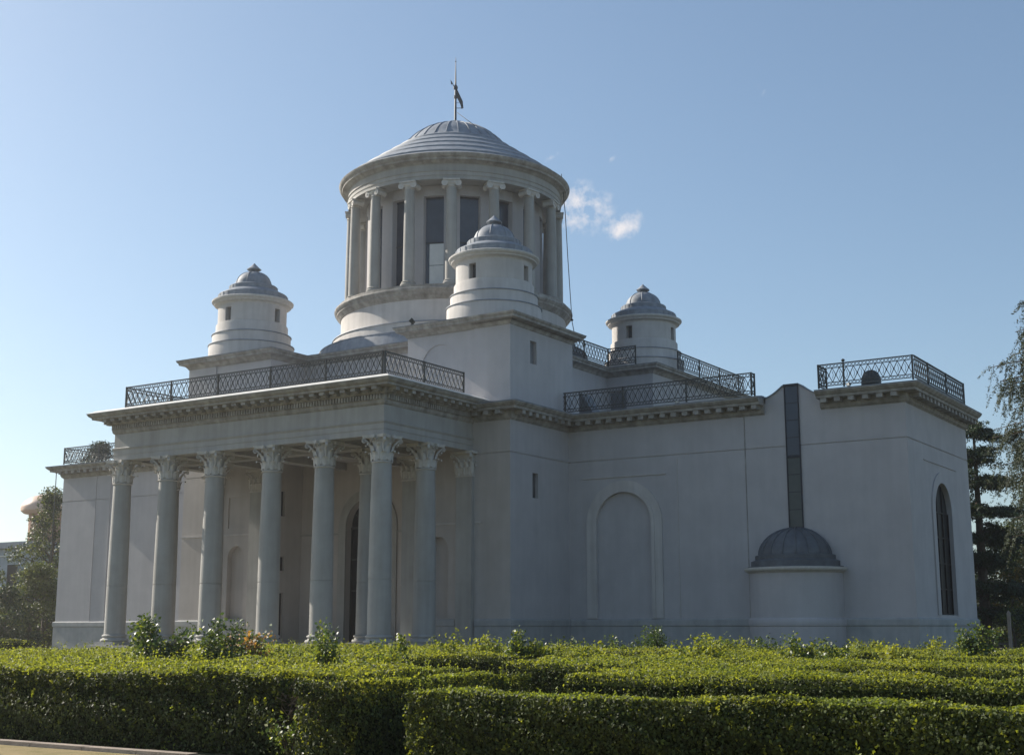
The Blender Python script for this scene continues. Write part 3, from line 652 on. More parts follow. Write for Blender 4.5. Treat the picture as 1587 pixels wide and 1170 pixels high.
# ---- entrance door inside the arch, leaves with iron pattern
b=MB(); lp=arch(0,1.36,0,5.75); n=len(lp)
b.add([(x,YB+.39,z) for x,z in lp],[tuple(range(n))]); dr=b.build('entrance_door',GLASSD,OB)
b=MB()
for x in (-1.33,-.03,.03,1.33): b.bar((x,YB+.36,0),(x,YB+.36,5.75),.05)
for z in (2.6,4.15,5.7): b.bar((-1.33,YB+.36,z),(1.33,YB+.36,z),.06)
for i in range(7): b.bar((0,YB+.36,5.75),(1.33*math.cos(PI*i/6),YB+.36,5.75+1.33*math.sin(PI*i/6)),.03)
for q in range(5):
    z=4.3+q*.3
    for x in (-.68,.68): b.lathe([(.0,z-.1),(.09,z),(.0,z+.1)],x,YB+.33,8)
b.build('door_frame',IRON,dr)
# windows: dark fillings set inside the openings
def fill(name,x0,x1,y0,y1,z0,z1,m=DARKH): return MB().box(x0,x1,y0,y1,z0,z1).build(name,m,OB)
fill('window',-XI-.24,-XI-.15,7.115,7.545,6.345,7.615,GLASSD); fill('window',-XI-.24,-XI-.15,7.215,7.625,3.605,4.295,GLASSD); fill('side_door',-XI-.24,-XI-.15,7.195,7.625,.235,2.495,GLASSD)
fill('blind_slit',XP-.24,XP-.17,7.995,8.485,6.555,7.685,DARKH); fill('blind_slit',XP-.24,XP-.17,7.835,8.385,12.725,13.795,DOORM)
# big arched window in the wing end
b=MB(); lp=arch(4.75,1.295,1.305,5.68); n=len(lp); b.add([(XW-.17,YW+u,z) for u,z in lp],[tuple(range(n))]); wn=b.build('arched_window',GLASSD,OB)
b=MB()
for u in (-1.27,-.42,.42,1.27): b.bar((XW-.14,YW+4.75+u,1.3),(XW-.14,YW+4.75+u,5.7+ (1.15 if abs(u)<.5 else 0)),.05)
for z in (1.34,2.4,3.5,4.6,5.68): b.bar((XW-.14,YW+3.48,z),(XW-.14,YW+6.02,z),.05)
b.build('window_bars',GLASSD,wn)

# ================================================================ things on the roofs
def floodlight(loc,face,label,sc_=1):
    r_=empty('floodlight',loc,label,'floodlight','small floodlights on the roofs'); r_.scale=(sc_,)*3
    f=Vector(face).normalized(); s_=Vector((-f.y,f.x,0)).normalized()
    m=MB(); q=Vector((0,0,.16)); 
    u=f.cross(s_).normalized()
    vs=[]
    for dd,k_ in ((-.10,.7),(.10,1)):
        for a_,b_ in ((-1,-1),(1,-1),(1,1),(-1,1)): vs.append(q+f*dd+s_*a_*.16*k_+u*b_*.11*k_)
    m.add(vs,[(3,2,1,0),(4,5,6,7),(0,1,5,4),(1,2,6,5),(2,3,7,6),(3,0,4,7)]); m.build('lamp_housing',IRON,r_)
    m=MB(); vs=[q+f*.104+s_*a_*.14+u*b_*.09 for a_,b_ in ((-1,-1),(1,-1),(1,1),(-1,1))]; vs+= [v+f*.006 for v in vs]; m.add(vs,[(0,1,2,3),(7,6,5,4),(0,4,5,1),(1,5,6,2),(2,6,7,3),(3,7,4,0)]); m.build('lens',LEADP,r_)
    m=MB(); m.bar(s_*.17+Vector((0,0,.02)),s_*.17+q,.02); m.bar(-s_*.17+Vector((0,0,.02)),-s_*.17+q,.02); m.box(-.06,.06,-.06,.06,0,.03); m.bar(s_*.18+Vector((0,0,.03)),-s_*.18+Vector((0,0,.03)),.02); m.build('bracket',IRON,r_)
    return r_
floodlight((4.95,5.75,14.79),(-.7,-.3,.75),'small floodlight on the front edge of the roof below the round temple')
floodlight((16.3,10.52,10.66),(0.2,-1,-.3),'tiny floodlight at the railing foot above the blind arch',.5)
floodlight((24.2,10.52,10.66),(-.6,-1,-.2),'tiny floodlight under the railing right of the tall slot window',.6)
# domed roof vent on the east wing
b=MB(); b.lathe([(.36,10.70),(.36,11.45),(.44,11.47),(.44,11.60),(.42,11.78),(.33,11.98),(.18,12.1),(0,12.14)],23.74,15,24)
v_=b.build('roof_vent',IRON,smooth=True); tag(v_,'dark round-topped roof vent behind the railing of the right wing','roof vent')
# plain dark wedge prism beside the upper block on the terrace
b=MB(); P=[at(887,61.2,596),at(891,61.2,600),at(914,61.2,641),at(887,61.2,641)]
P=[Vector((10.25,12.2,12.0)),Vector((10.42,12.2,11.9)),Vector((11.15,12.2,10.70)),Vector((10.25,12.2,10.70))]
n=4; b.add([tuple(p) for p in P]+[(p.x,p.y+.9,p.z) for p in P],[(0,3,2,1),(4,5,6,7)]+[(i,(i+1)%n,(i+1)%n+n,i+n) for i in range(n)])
s_=b.build('roof_wedge',DOORM); tag(s_,'sloping dark wedge against the tall block on the right terrace','roof hatch')
# dangling cable
b=MB(); D0=71.3; b.tube([at(870,D0,270),at(876,D0,330),at(880,D0,400),at(884,D0,460),at(886.5,D0,498),at(890,D0,516)],.022,5)
p_=at(886.5,D0,496); b.lathe([(0,p_.z-.1),(.09,p_.z),(0,p_.z+.1)],p_.x,p_.y,8)
tag(b.build('cable',IRON),'thin dark cable hanging from the round temple roof down its right side','cable')
b=MB(); q0=at(712,71.5,178); b.tube([(.35,RY-.3,29.75),at(725,70.5,187),at(738,70.2,197)],.018,5); tag(b.build('cable',IRON),'short cable running from the weather vane down onto the dome','cable')

# ================================================================ LEAVES
def leaves_mesh(name,P,Nn,size,m,parent=None,aspect=1.7,mats=None,midx=None,droop=0):
    """P (n,3) centres, Nn (n,3) approx facing; each leaf a lozenge of random turn"""
    n=len(P); size=np.asarray(size) if np.ndim(size) else np.full(n,size)
    Nn=Nn/np.maximum(np.linalg.norm(Nn,axis=1,keepdims=True),1e-6)
    rv=RNG.normal(size=(n,3)); 
    if droop: rv[:,2]-=droop*np.abs(RNG.normal(size=n))*2
    a=np.cross(Nn,rv); a/=np.maximum(np.linalg.norm(a,axis=1,keepdims=True),1e-6)
    if droop: a=rv-Nn*(rv*Nn).sum(1,keepdims=True); a/=np.maximum(np.linalg.norm(a,axis=1,keepdims=True),1e-6)
    b=np.cross(Nn,a)
    h=(size/2)[:,None]; q=h/aspect
    V=np.stack([P-a*h,P+b*q+Nn*h*.25,P+a*h,P-b*q+Nn*h*.25],1).reshape(-1,3)
    me=bpy.data.meshes.new(name); me.vertices.add(4*n); me.loops.add(4*n); me.polygons.add(n)
    me.vertices.foreach_set('co',V.ravel()); me.loops.foreach_set('vertex_index',np.arange(4*n,dtype=np.int32))
    me.polygons.foreach_set('loop_start',np.arange(n,dtype=np.int32)*4); me.polygons.foreach_set('loop_total',np.full(n,4,dtype=np.int32))
    for mm in (mats or [m]): me.materials.append(mm)
    if midx is not None: me.polygons.foreach_set('material_index',midx.astype(np.int32))
    me.update(); me.validate()
    o=bpy.data.objects.new(name,me); C.objects.link(o)
    if parent: o.parent=parent
    return o
def wob(x,y,s=0.0):
    return .04*np.sin(x*1.3+s)+.03*np.sin(y*2.3+s*2)+.025*np.sin(x*4.1+y*3.3+s)+.015*np.sin(x*9.7+y*7+s)
def hedge(x0,x1,y0,y1,label,z1=.15,z0=GZ,dens=1500,lsz=.035,dtop=None,shoots=14,seed=0,skip=None,front=True,side=True,young=.85,ztw=1.0,tall=.12,sprigs=0):
    """clipped hedge: dark twig core + many leaves + upright shoots; leaves are denser where hedge is near"""
    hr=empty('hedge',((x0+x1)/2,(y0+y1)/2,z0),label,'hedge','clipped hedges of the garden maze')
    ox,oy=(x0+x1)/2,(y0+y1)/2
    core=MB(); i_=.17 if sprigs else .08; core.box(x0+i_-ox,x1-i_-ox,y0+i_-oy,y1-i_-oy,0,z1-z0-(.16 if sprigs else .11)); co_=core.build('twigs',HCORE,hr)
    Pn=[];Nl=[];mi=[];sz=[]
    def surf(n,fn,nrm,young_p):
        n=int(n)
        if n<=0: return
        u,v=RNG.random(n),RNG.random(n); P=fn(u,v); d=RNG.exponential(.035,n)-.03; nr=np.array(nrm,float)
        P=P-nr*d[:,None]; Pn.append(P); Nl.append(nr+RNG.normal(scale=.75 if nr[2]>.5 or nr[0]<-.5 else .42,size=(n,3))); mi.append(np.asarray(RNG.random(n)<young_p)); sz.append(lsz*RNG.uniform(.5,1.65,n))
    W_,D_,H_=x1-x0,y1-y0,z1-z0
    dtop=dtop or dens
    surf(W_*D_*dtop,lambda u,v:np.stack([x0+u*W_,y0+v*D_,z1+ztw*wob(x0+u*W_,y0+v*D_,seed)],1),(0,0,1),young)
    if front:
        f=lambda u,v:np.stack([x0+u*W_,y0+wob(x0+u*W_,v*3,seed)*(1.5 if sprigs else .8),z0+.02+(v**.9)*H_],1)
        surf(W_*H_*dens,f,(0,-1,0),.05)  # few pale young leaves, so the colour mix keeps the shaded front dark
    if side: surf(D_*H_*dens*.8,lambda u,v:np.stack([x1+wob(y0+u*D_,v*3,seed)*.8,y0+u*D_,z0+.02+v*H_],1),(1,0,0),.02)  # pale young leaves rarer still: shade of this side deepened by leaf colour
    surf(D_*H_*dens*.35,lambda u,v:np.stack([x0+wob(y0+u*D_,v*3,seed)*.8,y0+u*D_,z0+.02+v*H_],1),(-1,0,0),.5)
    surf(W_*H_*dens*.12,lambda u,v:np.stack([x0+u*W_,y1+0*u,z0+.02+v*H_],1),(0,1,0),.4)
    # rim leaves where top meets front: catch the sun
    ns=int(W_*D_*shoots)
    if ns>0:
        sx=x0+RNG.random(ns)*W_; sy=y0+RNG.random(ns)*D_; hh=RNG.gamma(2.2,.028,ns)+.02; hh=np.where(RNG.random(ns)<tall,hh*2.4,hh); hh=np.minimum(hh,.34)
        per=7; t=np.tile(np.linspace(.1,1,per),ns); sx=np.repeat(sx,per);sy=np.repeat(sy,per);hh=np.repeat(hh,per)
        lean=np.repeat(RNG.normal(scale=.18,size=(ns,2)),per,axis=0)*(t*hh)[:,None]
        P=np.stack([sx+lean[:,0]+RNG.normal(scale=lsz*.35,size=len(t)),sy+lean[:,1]+RNG.normal(scale=lsz*.35,size=len(t)),z1-.02+t*hh],1)
        Pn.append(P); Nl.append(RNG.normal(size=(len(t),3))+np.array([0,-.2,.5])); mi.append(RNG.random(len(t))<.9); sz.append(lsz*RNG.uniform(.7,1.3,len(t)))
    if sprigs:
        nr_=int(W_*dens*.42); th=RNG.random(nr_)*PI/2; ex=x0+RNG.random(nr_)*W_; rr_=.17+RNG.normal(scale=.02,size=nr_)
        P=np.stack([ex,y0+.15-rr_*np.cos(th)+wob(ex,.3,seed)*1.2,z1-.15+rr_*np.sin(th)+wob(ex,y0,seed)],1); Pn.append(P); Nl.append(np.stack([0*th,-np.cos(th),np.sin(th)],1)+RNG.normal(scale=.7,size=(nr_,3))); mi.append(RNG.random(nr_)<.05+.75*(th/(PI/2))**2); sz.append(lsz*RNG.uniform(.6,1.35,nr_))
        ns=int(W_*H_*sprigs); per=12; t=np.tile(np.linspace(0,1,per),ns); sx=np.repeat(x0+RNG.random(ns)*W_,per); zz=np.repeat(z0+.08+RNG.random(ns)**.8*(H_-.1),per); ln=np.repeat(RNG.uniform(.05,.2,ns),per); dx=np.repeat(RNG.normal(scale=.5,size=ns),per); ou=np.repeat(RNG.uniform(.2,.8,ns),per)
        P=np.stack([sx+dx*t*ln,y0-.02-ou*t*ln*.7,zz+t*ln],1)+RNG.normal(scale=lsz*.3,size=(len(t),3)); Pn.append(P); Nl.append(RNG.normal(size=(len(t),3))); mi.append(np.repeat(RNG.random(ns)<.45,per)); sz.append(lsz*RNG.uniform(.7,1.4,len(t)))
    P=np.concatenate(Pn); Nn=np.concatenate(Nl); mi=np.concatenate(mi); sz=np.concatenate(sz)
    if skip is not None:
        kp=~skip(P); P,Nn,mi,sz=P[kp],Nn[kp],mi[kp],sz[kp]
    P=P-np.array([ox,oy,z0])
    leaves_mesh('leaves',P,Nn,sz,LEAF,hr,mats=[LEAF,LEAFY],midx=mi.astype(int))
    return hr
#E_VEG
H=hedge
H(12,30.5,-30.45,-26.2,'wide clipped hedge filling the lower left, its long shaded face towards the viewer',z1=.19,dens=2600,dtop=1700,lsz=.042,shoots=42,seed=1,tall=.3,sprigs=9)
H(31.3,32.0,-30.95,-27.0,'dark shaded hedge end just left of the gap in the foreground',z1=.18,dens=3200,dtop=2400,lsz=.040,shoots=16,seed=2,sprigs=8)
H(30.45,31.4,-29.5,-27.2,'recessed bit of hedge in the dark notch between the two left hedge blocks',z1=.10,dens=1800,dtop=1500,lsz=.042,shoots=4,seed=22,young=.5)
H(33.05,46,-31.25,-30.3,'nearest hedge, filling the lower right foreground',z1=.115,dens=4600,dtop=3400,lsz=.034,shoots=6,seed=3,ztw=.5,tall=.02,sprigs=14)
H(32.4,34.1,-26.9,-17,'hedge running back from the path beside the nearest hedge',dens=1300,dtop=1500,shoots=14,seed=4)
H(34.4,47,-26.6,-25.5,'second hedge row behind the nearest hedge on the right',z1=.16,dens=1800,dtop=1500,shoots=5,seed=5,tall=.02)
H(32.6,47,-21.7,-19.2,'third hedge row on the right, behind the dark strip',z1=.18,dens=1500,dtop=1100,shoots=9,seed=6)
H(10.5,22.6,-24.0,-12.0,'broad hedge with tall shoots in front of the left columns',dens=600,dtop=700,lsz=.05,shoots=16,seed=7,tall=.25)
H(22.9,24.2,-24.4,-17.6,'narrow hedge behind the gap, running back towards the corner column',dens=900,dtop=1000,lsz=.045,shoots=18,seed=15,tall=.3)
H(22.5,25.7,-17.3,-14.0,'hedge with a straight dark face left of the rose bush at the garden centre',dens=1100,dtop=800,lsz=.045,shoots=10,seed=8)
H(28.2,31.0,-22.0,-10.0,'long hedge running towards the inner corner of the building',dens=800,dtop=900,lsz=.045,shoots=12,seed=9)
H(33.2,46,-13.6,-11.4,'fourth hedge row on the right side',dens=900,dtop=800,lsz=.045,shoots=10,seed=10)
H(6,28.5,-10.5,-8.2,'hedge row in front of the tall portico columns',dens=700,dtop=600,lsz=.055,shoots=9,seed=11)
H(28.9,46,-8.8,-6.4,'hedge row in front of the right wing corner',dens=700,dtop=600,lsz=.055,shoots=9,seed=12)
H(2,24,-5.6,-3.6,'last low hedge row before the portico steps',dens=500,dtop=500,lsz=.06,shoots=7,seed=13,z1=.12)
H(24.4,40,-3.4,-1.4,'low hedge row nearest the blind arch wall',dens=500,dtop=500,lsz=.06,shoots=7,seed=14,z1=.1)
H(10.5,16.5,-21.5,-12.5,'hedge at the left edge with tall pale shoots behind the wide hedge',dens=600,dtop=600,lsz=.05,shoots=12,seed=15)
H(-22,-12.2,-2.8,-1.2,'short dark hedge standing beside the far left corner of the building',dens=400,dtop=300,lsz=.07,shoots=2,seed=16,z1=.22,young=.25)
# grass and weeds at the foot of the wall
n=14000; P=np.stack([RNG.uniform(10,40,n),RNG.uniform(1.2,10.6,n),np.zeros(n)],1); P[:,2]=GZ+RNG.random(n)*.75*(P[:,1]/10.6+.25)
g=leaves_mesh('grass',P,RNG.normal(size=(n,3)),.11,TREEL,aspect=4); tag(g,'rough grass and weeds growing at the foot of the right wing wall','grass',kind='stuff')

def bush(c,h,wid,label,n=2600,m=ROSE,lsz=.06,stem=True,name='rose_bush',cat='rose bush',group='rose bushes in the garden',seed=0,buds=0,mats=None,mixp=0,canes=16):
    r_=empty(name,c,label,cat,group); rs=np.random.default_rng(seed+11); P=[];st=MB()
    for i in range(canes):
        a=rs.uniform(0,2*PI); rr=wid*rs.uniform(.1,1)**.7; hh=h*rs.uniform(.45,1.0); tip=Vector((rr*math.cos(a),rr*math.sin(a),hh*(1-.15*rr/wid)))
        mid=Vector((tip.x*.35,tip.y*.35,tip.z*.55)); st.tube([(0,0,0),mid,tip],[.016,.011,.004],5)
        for j in range(n//canes):
            t=rs.uniform(.3,1.03); p=(mid*(2*t) if t<.5 else mid+(tip-mid)*(2*t-1)); s_=.05+.14*wid*(1-t*.4)
            P.append([p.x+rs.normal()*s_,p.y+rs.normal()*s_,max(.02,p.z+rs.normal()*s_*.8)])
    st.build('stems',BARK,r_)
    P=np.array(P); Nn=rs.normal(size=P.shape)+np.array([0,-.3,.7]); mi=(rs.random(len(P))<mixp).astype(int)
    leaves_mesh('leaves',P,Nn,lsz*rs.uniform(.6,1.4,len(P)),m,r_,aspect=1.5,mats=mats or [m],midx=mi)
    return r_
def gp(px,D,pytop):
    q=at(px,D,pytop); return (q.x,q.y,GZ),q.z-GZ
for i,(px,D,pt,wd,lab,n,mx_) in enumerate([
 (248,29,950,.62,'tall dense rose bush in front of the second column from the left',3000,0.1),
 (345,29,958,.50,'dark rose bush in front of the third column from the left',2600,0),
 (392,29.5,975,.42,'rose bush with orange withered leaves beside the fourth column base',1800,.5),
 (500,24,966,.40,'bright rose bush in front of the fifth column from the left',2000,.2),
 (590,24,985,.45,'leafy low rose bush below the corner column',1800,.5),
 (628,25,955,.14,'single tall thin leafy cane right of the corner column',500,.5),
 (805,31,968,.40,'rose bush below the corner of the tall block',1800,.3),
 (845,31,990,.35,'low yellow green bush next to the rose bush at the garden centre',1200,.9),
 (1010,46,970,.55,'dark bush against the blind arch wall',1500,0),
 (1245,31,972,.50,'pale rose bush in front of the small apse',1900,.3),
 (1290,32,985,.35,'low thin bush right of the apse rose bush',700,.3),
 (1512,33,968,.42,'rose bush with white buds in front of the arched window',1900,.2),
 (1090,30,988,.5,'loose green bush right of the blind arch in the hedge rows',1600,.8),
 (930,30,992,.4,'loose green clump between the hedges below the inner corner',1200,.8),
 (1380,27,1000,.45,'low yellow green clump in the hedges below the wing corner',1300,.9),
 (1560,24,1020,.5,'leafy clump at the right edge in front of the third hedge row',1600,.3),
 (700,33,985,.5,'spreading light green bush below the right pilaster of the portico',1500,.9),
 (760,34,984,.4,'light green bush in front of the corner wall between portico and tall block',1100,.95),
 (880,40,985,.55,'low dark bush at the inner corner of the wing wall',1400,.2),
 (955,42,984,.6,'ragged dark green shrub left of the blind arch',1500,.1),
 (1120,40,984,.7,'wide light green bush between blind arch and apse',1900,.8),
 (1180,42,982,.5,'low dark shrub against the left side of the apse',1200,.1),
 (1340,40,990,.6,'light green bush between apse and wing corner',1500,.85),
 (1440,38,988,.5,'yellow green bush hiding the foot of the wing corner',1300,.95),
 (545,26,1000,.5,'yellow green weedy clump between the fifth column and the corner column',1400,.9),
 (440,30,990,.35,'thin pale bush left of the fifth column base',700,.6),
 (1045,27,1008,.5,'bright green clump in the hedges in front of the blind arch',1500,.95)]):
    c_,h=gp(px,D,pt); bush(c_,h*1.05,wd*1.15,lab,n=int(n*2),seed=i,lsz=.082 if D>28 else .065,mats=[ROSE,RUST if px==392 else LEAFY],mixp=mx_,canes=16 if wd>.2 else 2)
# little shrub with bare stems in the gap of the front hedge
bush((30.95,-30.7,GZ),.74,.28,'small shrub with bare brown stems in the gap of the wide left hedge',n=600,seed=40,lsz=.045,canes=9,mats=[ROSE,LEAFY],mixp=.3,group=None,name='shrub',cat='shrub')
b=MB()
for i in range(700):
    x=random.uniform(30.45,31.15); y=random.uniform(-30.4,-29.5); z=random.uniform(GZ+.45,.05); d=Vector((random.uniform(-1,1),random.uniform(-1,1),random.uniform(-.3,1))).normalized()*random.uniform(.06,.22)
    b.bar((x,y,z),(x+d.x,y+d.y,z+d.z),.009)
tag(b.build('dead_branches',DRYTW),'patch of dry brown twigs in the gap of the wide left hedge','dead branches')

# ================================================================ TREES
def tree(name,c,label,cat,h,trunk_r,clumps,m,n_per,lsz,group=None,aspect=1.8,droop=0,mats=None,mixp=0,seed=0):
    """clumps: list of (x,y,z,rx,rz) in local space"""
    r_=empty(name,c,label,cat,group); rs=np.random.default_rng(seed+100)
    t=MB(); t.tube([(0,0,-.2),(rs.normal()*.1,rs.normal()*.1,h*.35),(rs.normal()*.15,rs.normal()*.15,h*.7),(0,0,h*.97)],[trunk_r,trunk_r*.75,trunk_r*.45,.03],8)
    for x,y,z,rx,rz in clumps:
        rad=math.hypot(x,y); z0=max(.5,z-rad*.5); t.tube([(0,0,z0),(x*.5,y*.5,(z0+z)/2+.1),(x,y,z)],[trunk_r*.3,trunk_r*.18,.02],5)
    t.build('trunk',BARK,r_,True)
    Ps=[]
    for x,y,z,rx,rz in clumps:
        k=int(n_per*rx*rx); u=rs.normal(size=(k,3)); u/=np.linalg.norm(u,axis=1,keepdims=True); rr=rs.random(k)**.45
        Ps.append(np.stack([x+u[:,0]*rx*rr,y+u[:,1]*rx*rr,z+u[:,2]*rz*rr],1))
    P=np.concatenate(Ps); Nn=rs.normal(size=P.shape)+np.array([0,0,.6]); mi=(rs.random(len(P))<mixp).astype(int)
    leaves_mesh('crown',P,Nn,lsz*rs.uniform(.6,1.5,len(P)),m,r_,aspect=aspect,droop=droop,mats=mats or [m],midx=mi)
    return r_
def conifer(name,c,label,h,m,z0=1.0,limbs_n=120,sprays=16,needles=34,lsz=.09,hang=.7,flat=.0,droop=.4,trunk=.3,seed=0,rfun=None,group=None,layers=0,slen=.7,spread=.05):
    """cedar: limbs from the trunk carry many sprays, each spray a dense string of needle tufts"""
    r_=empty(name,c,label,'tree',group); rs=np.random.default_rng(seed+200); t=MB(); t.tube([(0,0,-.2),(0,0,h*.5),(0,0,h)],[trunk,trunk*.6,.03],8)
    Ps=[]
    for li in range(limbs_n):
        f=rs.random(); 
        if layers: f=(np.floor(f*layers)+rs.normal()*.17+.5)/layers
        f=float(min(max(f,0),.995)); z=z0+(h-z0)*f; R0=rfun(f); a=rs.uniform(0,2*PI); rr=R0*rs.uniform(.6,1.0)+.1; ca,sa=math.cos(a),math.sin(a)
        L_=lambda q:(rr*q*ca,rr*q*sa,z+.25*rr*q*(1 if not layers else .3)-droop*rr*.5*q*q)
        t.tube([L_(q/5) for q in range(6)],[.028*(1-.8*q/5)+.005 for q in range(6)],4,False)
        ns=max(4,int(sprays*(.4+.6*rr/3)))
        for k_ in range(ns):
            q=rs.random()**.6; b0=np.array(L_(q)); side=rs.normal()*.45*(1-q*.5)*rr*.5; b0=b0+np.array([-sa*side,ca*side,rs.normal()*.04])
            sl_=slen*rs.uniform(.35,1.2); d=np.array([ca*.5+rs.normal()*.5,sa*.5+rs.normal()*.5,(-hang*rs.uniform(.6,1.6)) if not flat else rs.normal()*.12-hang*.2]); d/=np.linalg.norm(d)
            u=rs.random(needles); p=b0+np.outer(u*sl_,d); p[:,2]-=(u**2)*sl_*hang*.4; p+=rs.normal(size=p.shape)*spread*(1-.5*u)[:,None]*np.array([1,1,.6 if flat else 1]); Ps.append(p)
    t.build('trunk',BARK,r_)
    P=np.concatenate(Ps); Nn=rs.normal(size=P.shape)+(np.array([0,0,1.2]) if flat else 0)
    leaves_mesh('crown',P,Nn,lsz*rs.uniform(.5,1.4,len(P)),m,r_,aspect=2.4,droop=.5)
    return r_
q=at(1722,44,965); conifer('cedar_tree',(q.x,q.y,GZ),'tall grey green weeping cedar at the right edge of the picture',13.2,CEDAR,z0=4.2,limbs_n=230,sprays=22,needles=70,lsz=.065,hang=.9,droop=.5,trunk=.32,seed=3,rfun=lambda f:3.25*(1-f**5)*(1.0 if f>.25 else .93),slen=.75,spread=.038)
q=at(1528,76,965); conifer('cedar_tree',(q.x,q.y,GZ),'dark green cedar with flat layered boughs just behind the right wing corner',12.8,CEDAR2,z0=1.5,limbs_n=150,sprays=20,needles=34,lsz=.15,hang=.4,flat=1,droop=.3,trunk=.35,seed=4,rfun=lambda f:3.1*(1-f)**.35*(.75+.25*math.sin(f*37)),layers=8,slen=.8,spread=.12)
def blob(R0,h,n,rmin,rmax,seed,z0=1.0,flat=1):
    rs=np.random.default_rng(seed); o=[]
    for i in range(n):
        f=rs.random(); z=z0+(h-z0)*f; rr=R0*math.sin(PI*min(1,max(.08,.25+f*.7)))*rs.random()**.5; a=rs.uniform(0,2*PI); r_=rs.uniform(rmin,rmax); o.append((rr*math.cos(a),rr*math.sin(a),z,r_,r_*.75*flat))
    return o
def puttree(px,D,ytop,Rr_,label,m,name='tree',cl=26,rm=(.5,1.1),n_per=420,lsz=.16,z0=.6,seed=0,mats=None,mixp=0,group=None,cat='tree'):
    q=at(px,D,ytop); h=q.z-GZ; return tree(name,(q.x,q.y,GZ),label,cat,h,max(.08,h*.02),blob(Rr_,h-rm[0],cl,*rm,seed,z0),m,n_per,lsz,group,mats=mats,mixp=mixp,seed=seed)
puttree(1562,84,806,3.2,'broad dark green tree right of the wing, below the layered cedar',TREEL,cl=42,rm=(.6,1.2),seed=21,mats=[CEDAR2,TREEL],mixp=.35)
puttree(1600,80,838,2.6,'yellowish green tree at the far right edge of the garden',TREEA,cl=34,rm=(.6,1.1),seed=22,mats=[TREEA,TREEL],mixp=.4)
puttree(1518,90,880,2.2,'small dark tree close behind the right wing',CEDAR2,cl=24,seed=23)
puttree(1570,66,925,1.2,'round green bush at the foot of the trees on the right',TREEL,name='bush',cat='bush',cl=14,rm=(.35,.6),lsz=.1,seed=24,z0=.3)
puttree(1650,95,700,5,'large dark tree beyond the right edge, behind the weeping cedar',CEDAR2,cl=60,rm=(.8,1.5),n_per=260,lsz=.22,seed=25)
puttree(82,100,752,2.4,'tall dark narrow tree left of the building, its tip beside the cornice',CEDAR2,cl=44,rm=(.6,1.1),seed=26,z0=1,mats=[CEDAR2,TREEL],mixp=.65)
puttree(58,94,868,2.6,'leafy olive green shrub left of the building corner',TREEL,name='shrub',cat='shrub',cl=44,rm=(.5,.9),n_per=500,lsz=.15,seed=27,z0=.5)
puttree(14,92,905,2.2,'dark shrub in the lower left corner below the grey building',CEDAR2,name='shrub',cat='shrub',cl=34,rm=(.5,.9),seed=28,z0=.4,mats=[CEDAR2,TREEL],mixp=.2)
puttree(118,96,905,2.2,'dark shrub hidden mostly behind the far left wall',CEDAR2,name='shrub',cat='shrub',cl=20,rm=(.5,.9),seed=38,z0=.4)
puttree(-30,98,860,3,'olive tree cut by the left edge of the picture',TREEL,cl=40,rm=(.6,1.1),seed=29)
puttree(160,118,674,2.4,'round treetop showing above the far left roof railing',CEDAR2,cl=46,rm=(.6,1.2),seed=30,z0=5)
# distant tree line closing the horizon
def woods(x0,x1,D,yt,lab,seed):
    rs=np.random.default_rng(seed); Ps=[]
    for i in range(int((x1-x0)/9)):
        q=at(x0+9*i+rs.normal()*4,D+rs.normal()*4,yt+rs.normal()*6); h=q.z-GZ; k=420; r_=1.6+rs.random()*1.2
        u=rs.normal(size=(k,3)); u/=np.linalg.norm(u,axis=1,keepdims=True)
        Ps.append(np.stack([q.x+u[:,0]*r_,q.y+u[:,1]*r_,GZ+h*(.5+.5*u[:,2]*rs.random(k)**.3)],1))
    P=np.concatenate(Ps); o=leaves_mesh('woods',P,rs.normal(size=P.shape),.4,TREEL); return tag(o,lab,'woods',kind='stuff')
woods(1500,1760,120,935,'distant wood beyond the garden on the right',5)
woods(-120,130,125,925,'distant shrubbery beyond the garden on the left',6)

# ================================================================ BACKGROUND BUILDINGS (left)
def gframe(px,D,py):
    q=at(px,D,py); d=Vector((q.x-CAM.x,q.y-CAM.y)).normalized(); return q,d
c=at(15,128,842); fr=empty('grey_building',(c.x,c.y,GZ),'long low pale grey building in the distance at the left edge','building')
d=Vector((1,0)); n_=Vector((0,-1)); Hh=c.z-GZ
m=MB(); m.box(-16,3.2,0,9,0,Hh-.45); m.build('wall',GREYB,fr)
m=MB(); m.box(-16.4,3.6,-.45,9.3,Hh-.45,Hh-.02); m.box(-16.2,3.4,-.2,9.1,Hh-.018,Hh+.12); m.build('roof',LEAD,fr)
for i in range(6):
    m=MB(); x=-15+i*3; m.box(x,x+1.5,-.06,.05,1.2,Hh-1.9); wq=m.build('window',GLASSD,fr)
    m=MB(); m.box(x-.08,x,-.1,.05,1.12,Hh-1.82); m.box(x+1.5,x+1.58,-.1,.05,1.12,Hh-1.82); m.box(x,x+1.5,-.1,.05,Hh-1.9,Hh-1.82); m.box(x-.15,x+1.65,-.14,.05,1.0,1.12); m.build('window_frame',GREYB,wq)
m=MB(); m.box(-5.5,1.6,-.12,.02,Hh-1.15,Hh-1.05); m.build('ledge',WHITEP,fr)
c=at(72,150,795); tb=empty('dome_tower',(c.x,c.y,GZ),'round brick tower with a wide tan dome, half hidden by the left tree','tower'); h=c.z-GZ
MB().lathe([(1.75,0),(1.75,h+.3)],n=40).build('tower_wall',BRICKP,tb,True)
MB().lathe([(1.75,h-.15),(2.3,h-.1),(2.6,h+.15),(2.65,h+.45),(2.55,h+.8),(2.2,h+1.25),(1.6,h+1.65),(.8,h+1.9),(0,h+1.98)],n=48).build('dome',COPPER,tb,True)
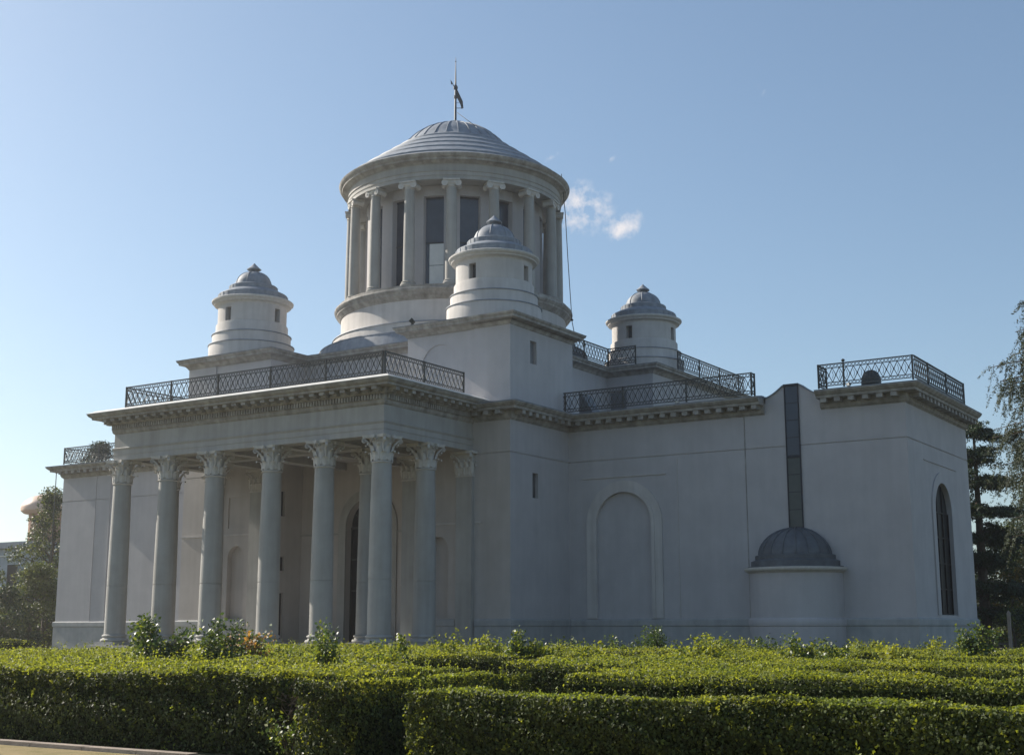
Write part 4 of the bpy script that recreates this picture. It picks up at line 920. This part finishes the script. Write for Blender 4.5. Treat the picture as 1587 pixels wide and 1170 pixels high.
# mast behind the left shrubs, post at the right
c=at(87,97,700); m=MB(); p_=at(87,97,740); m.tube([(p_.x,p_.y,GZ),(p_.x,p_.y,p_.z+.3)],[.05,.03],6); m.lathe([(0,p_.z+.25),(.08,p_.z+.3),(0,p_.z+.36)],p_.x,p_.y,8); tag(m.build('mast',IRON),'thin dark mast rising beside the far left cornice','mast')
def lamp_post(px,D,yt,lab):
    q=at(px,D,yt); r_=empty('street_lamp',(q.x,q.y,GZ),lab,'street lamp'); h=q.z-GZ
    MB().tube([(0,0,0),(0,0,.8),(0,0,h)],[.08,.05,.04],8).build('pole',IRON,r_,True); m=MB(); m.tube([(0,0,h-.1),(-.3,0,h+.1),(-.7,0,h+.12)],.03,6); m.build('arm',IRON,r_); MB().box(-1.1,-.6,-.1,.1,h+.08,h+.17).build('lamp_head',IRON,r_)
q=at(1563,58,950); m=MB(); m.box(q.x-.06,q.x+.06,q.y-.06,q.y+.06,GZ,q.z); m.add([(q.x-.07,q.y-.07,q.z),(q.x+.07,q.y-.07,q.z),(q.x+.07,q.y+.07,q.z),(q.x-.07,q.y+.07,q.z),(q.x,q.y,q.z+.12)],[(0,1,4),(1,2,4),(2,3,4),(3,0,4)])
m.box(q.x-.03,q.x+.03,q.y-.03,q.y+.03,q.z-.3,q.z+.05)
tag(m.build('post',KERB),'pale upright post under the trees on the right','post')
# garden bench beside the post
c=at(1545,60,970); r_=empty('garden_bench',(c.x,c.y,GZ),'low dark garden bench left of the pale post under the trees','bench'); r_.rotation_euler=(0,0,R(30))
m=MB(); [m.box(-.75,.75,-.22+.11*i,-.13+.11*i,.44,.47) for i in range(4)]; m.build('seat',BARK,r_)
m=MB(); [m.box(-.75,.75,.26+.02*i,.29+.02*i,.55+.13*i,.64+.13*i) for i in range(3)]; m.build('backrest',BARK,r_)
for sx in (-.65,.65):
    m=MB(); m.box(sx-.03,sx+.03,-.2,-.14,0,.44); m.box(sx-.03,sx+.03,.2,.26,0,.9); m.box(sx-.025,sx+.025,-.14,.2,.40,.44); m.build('leg',IRON,r_)
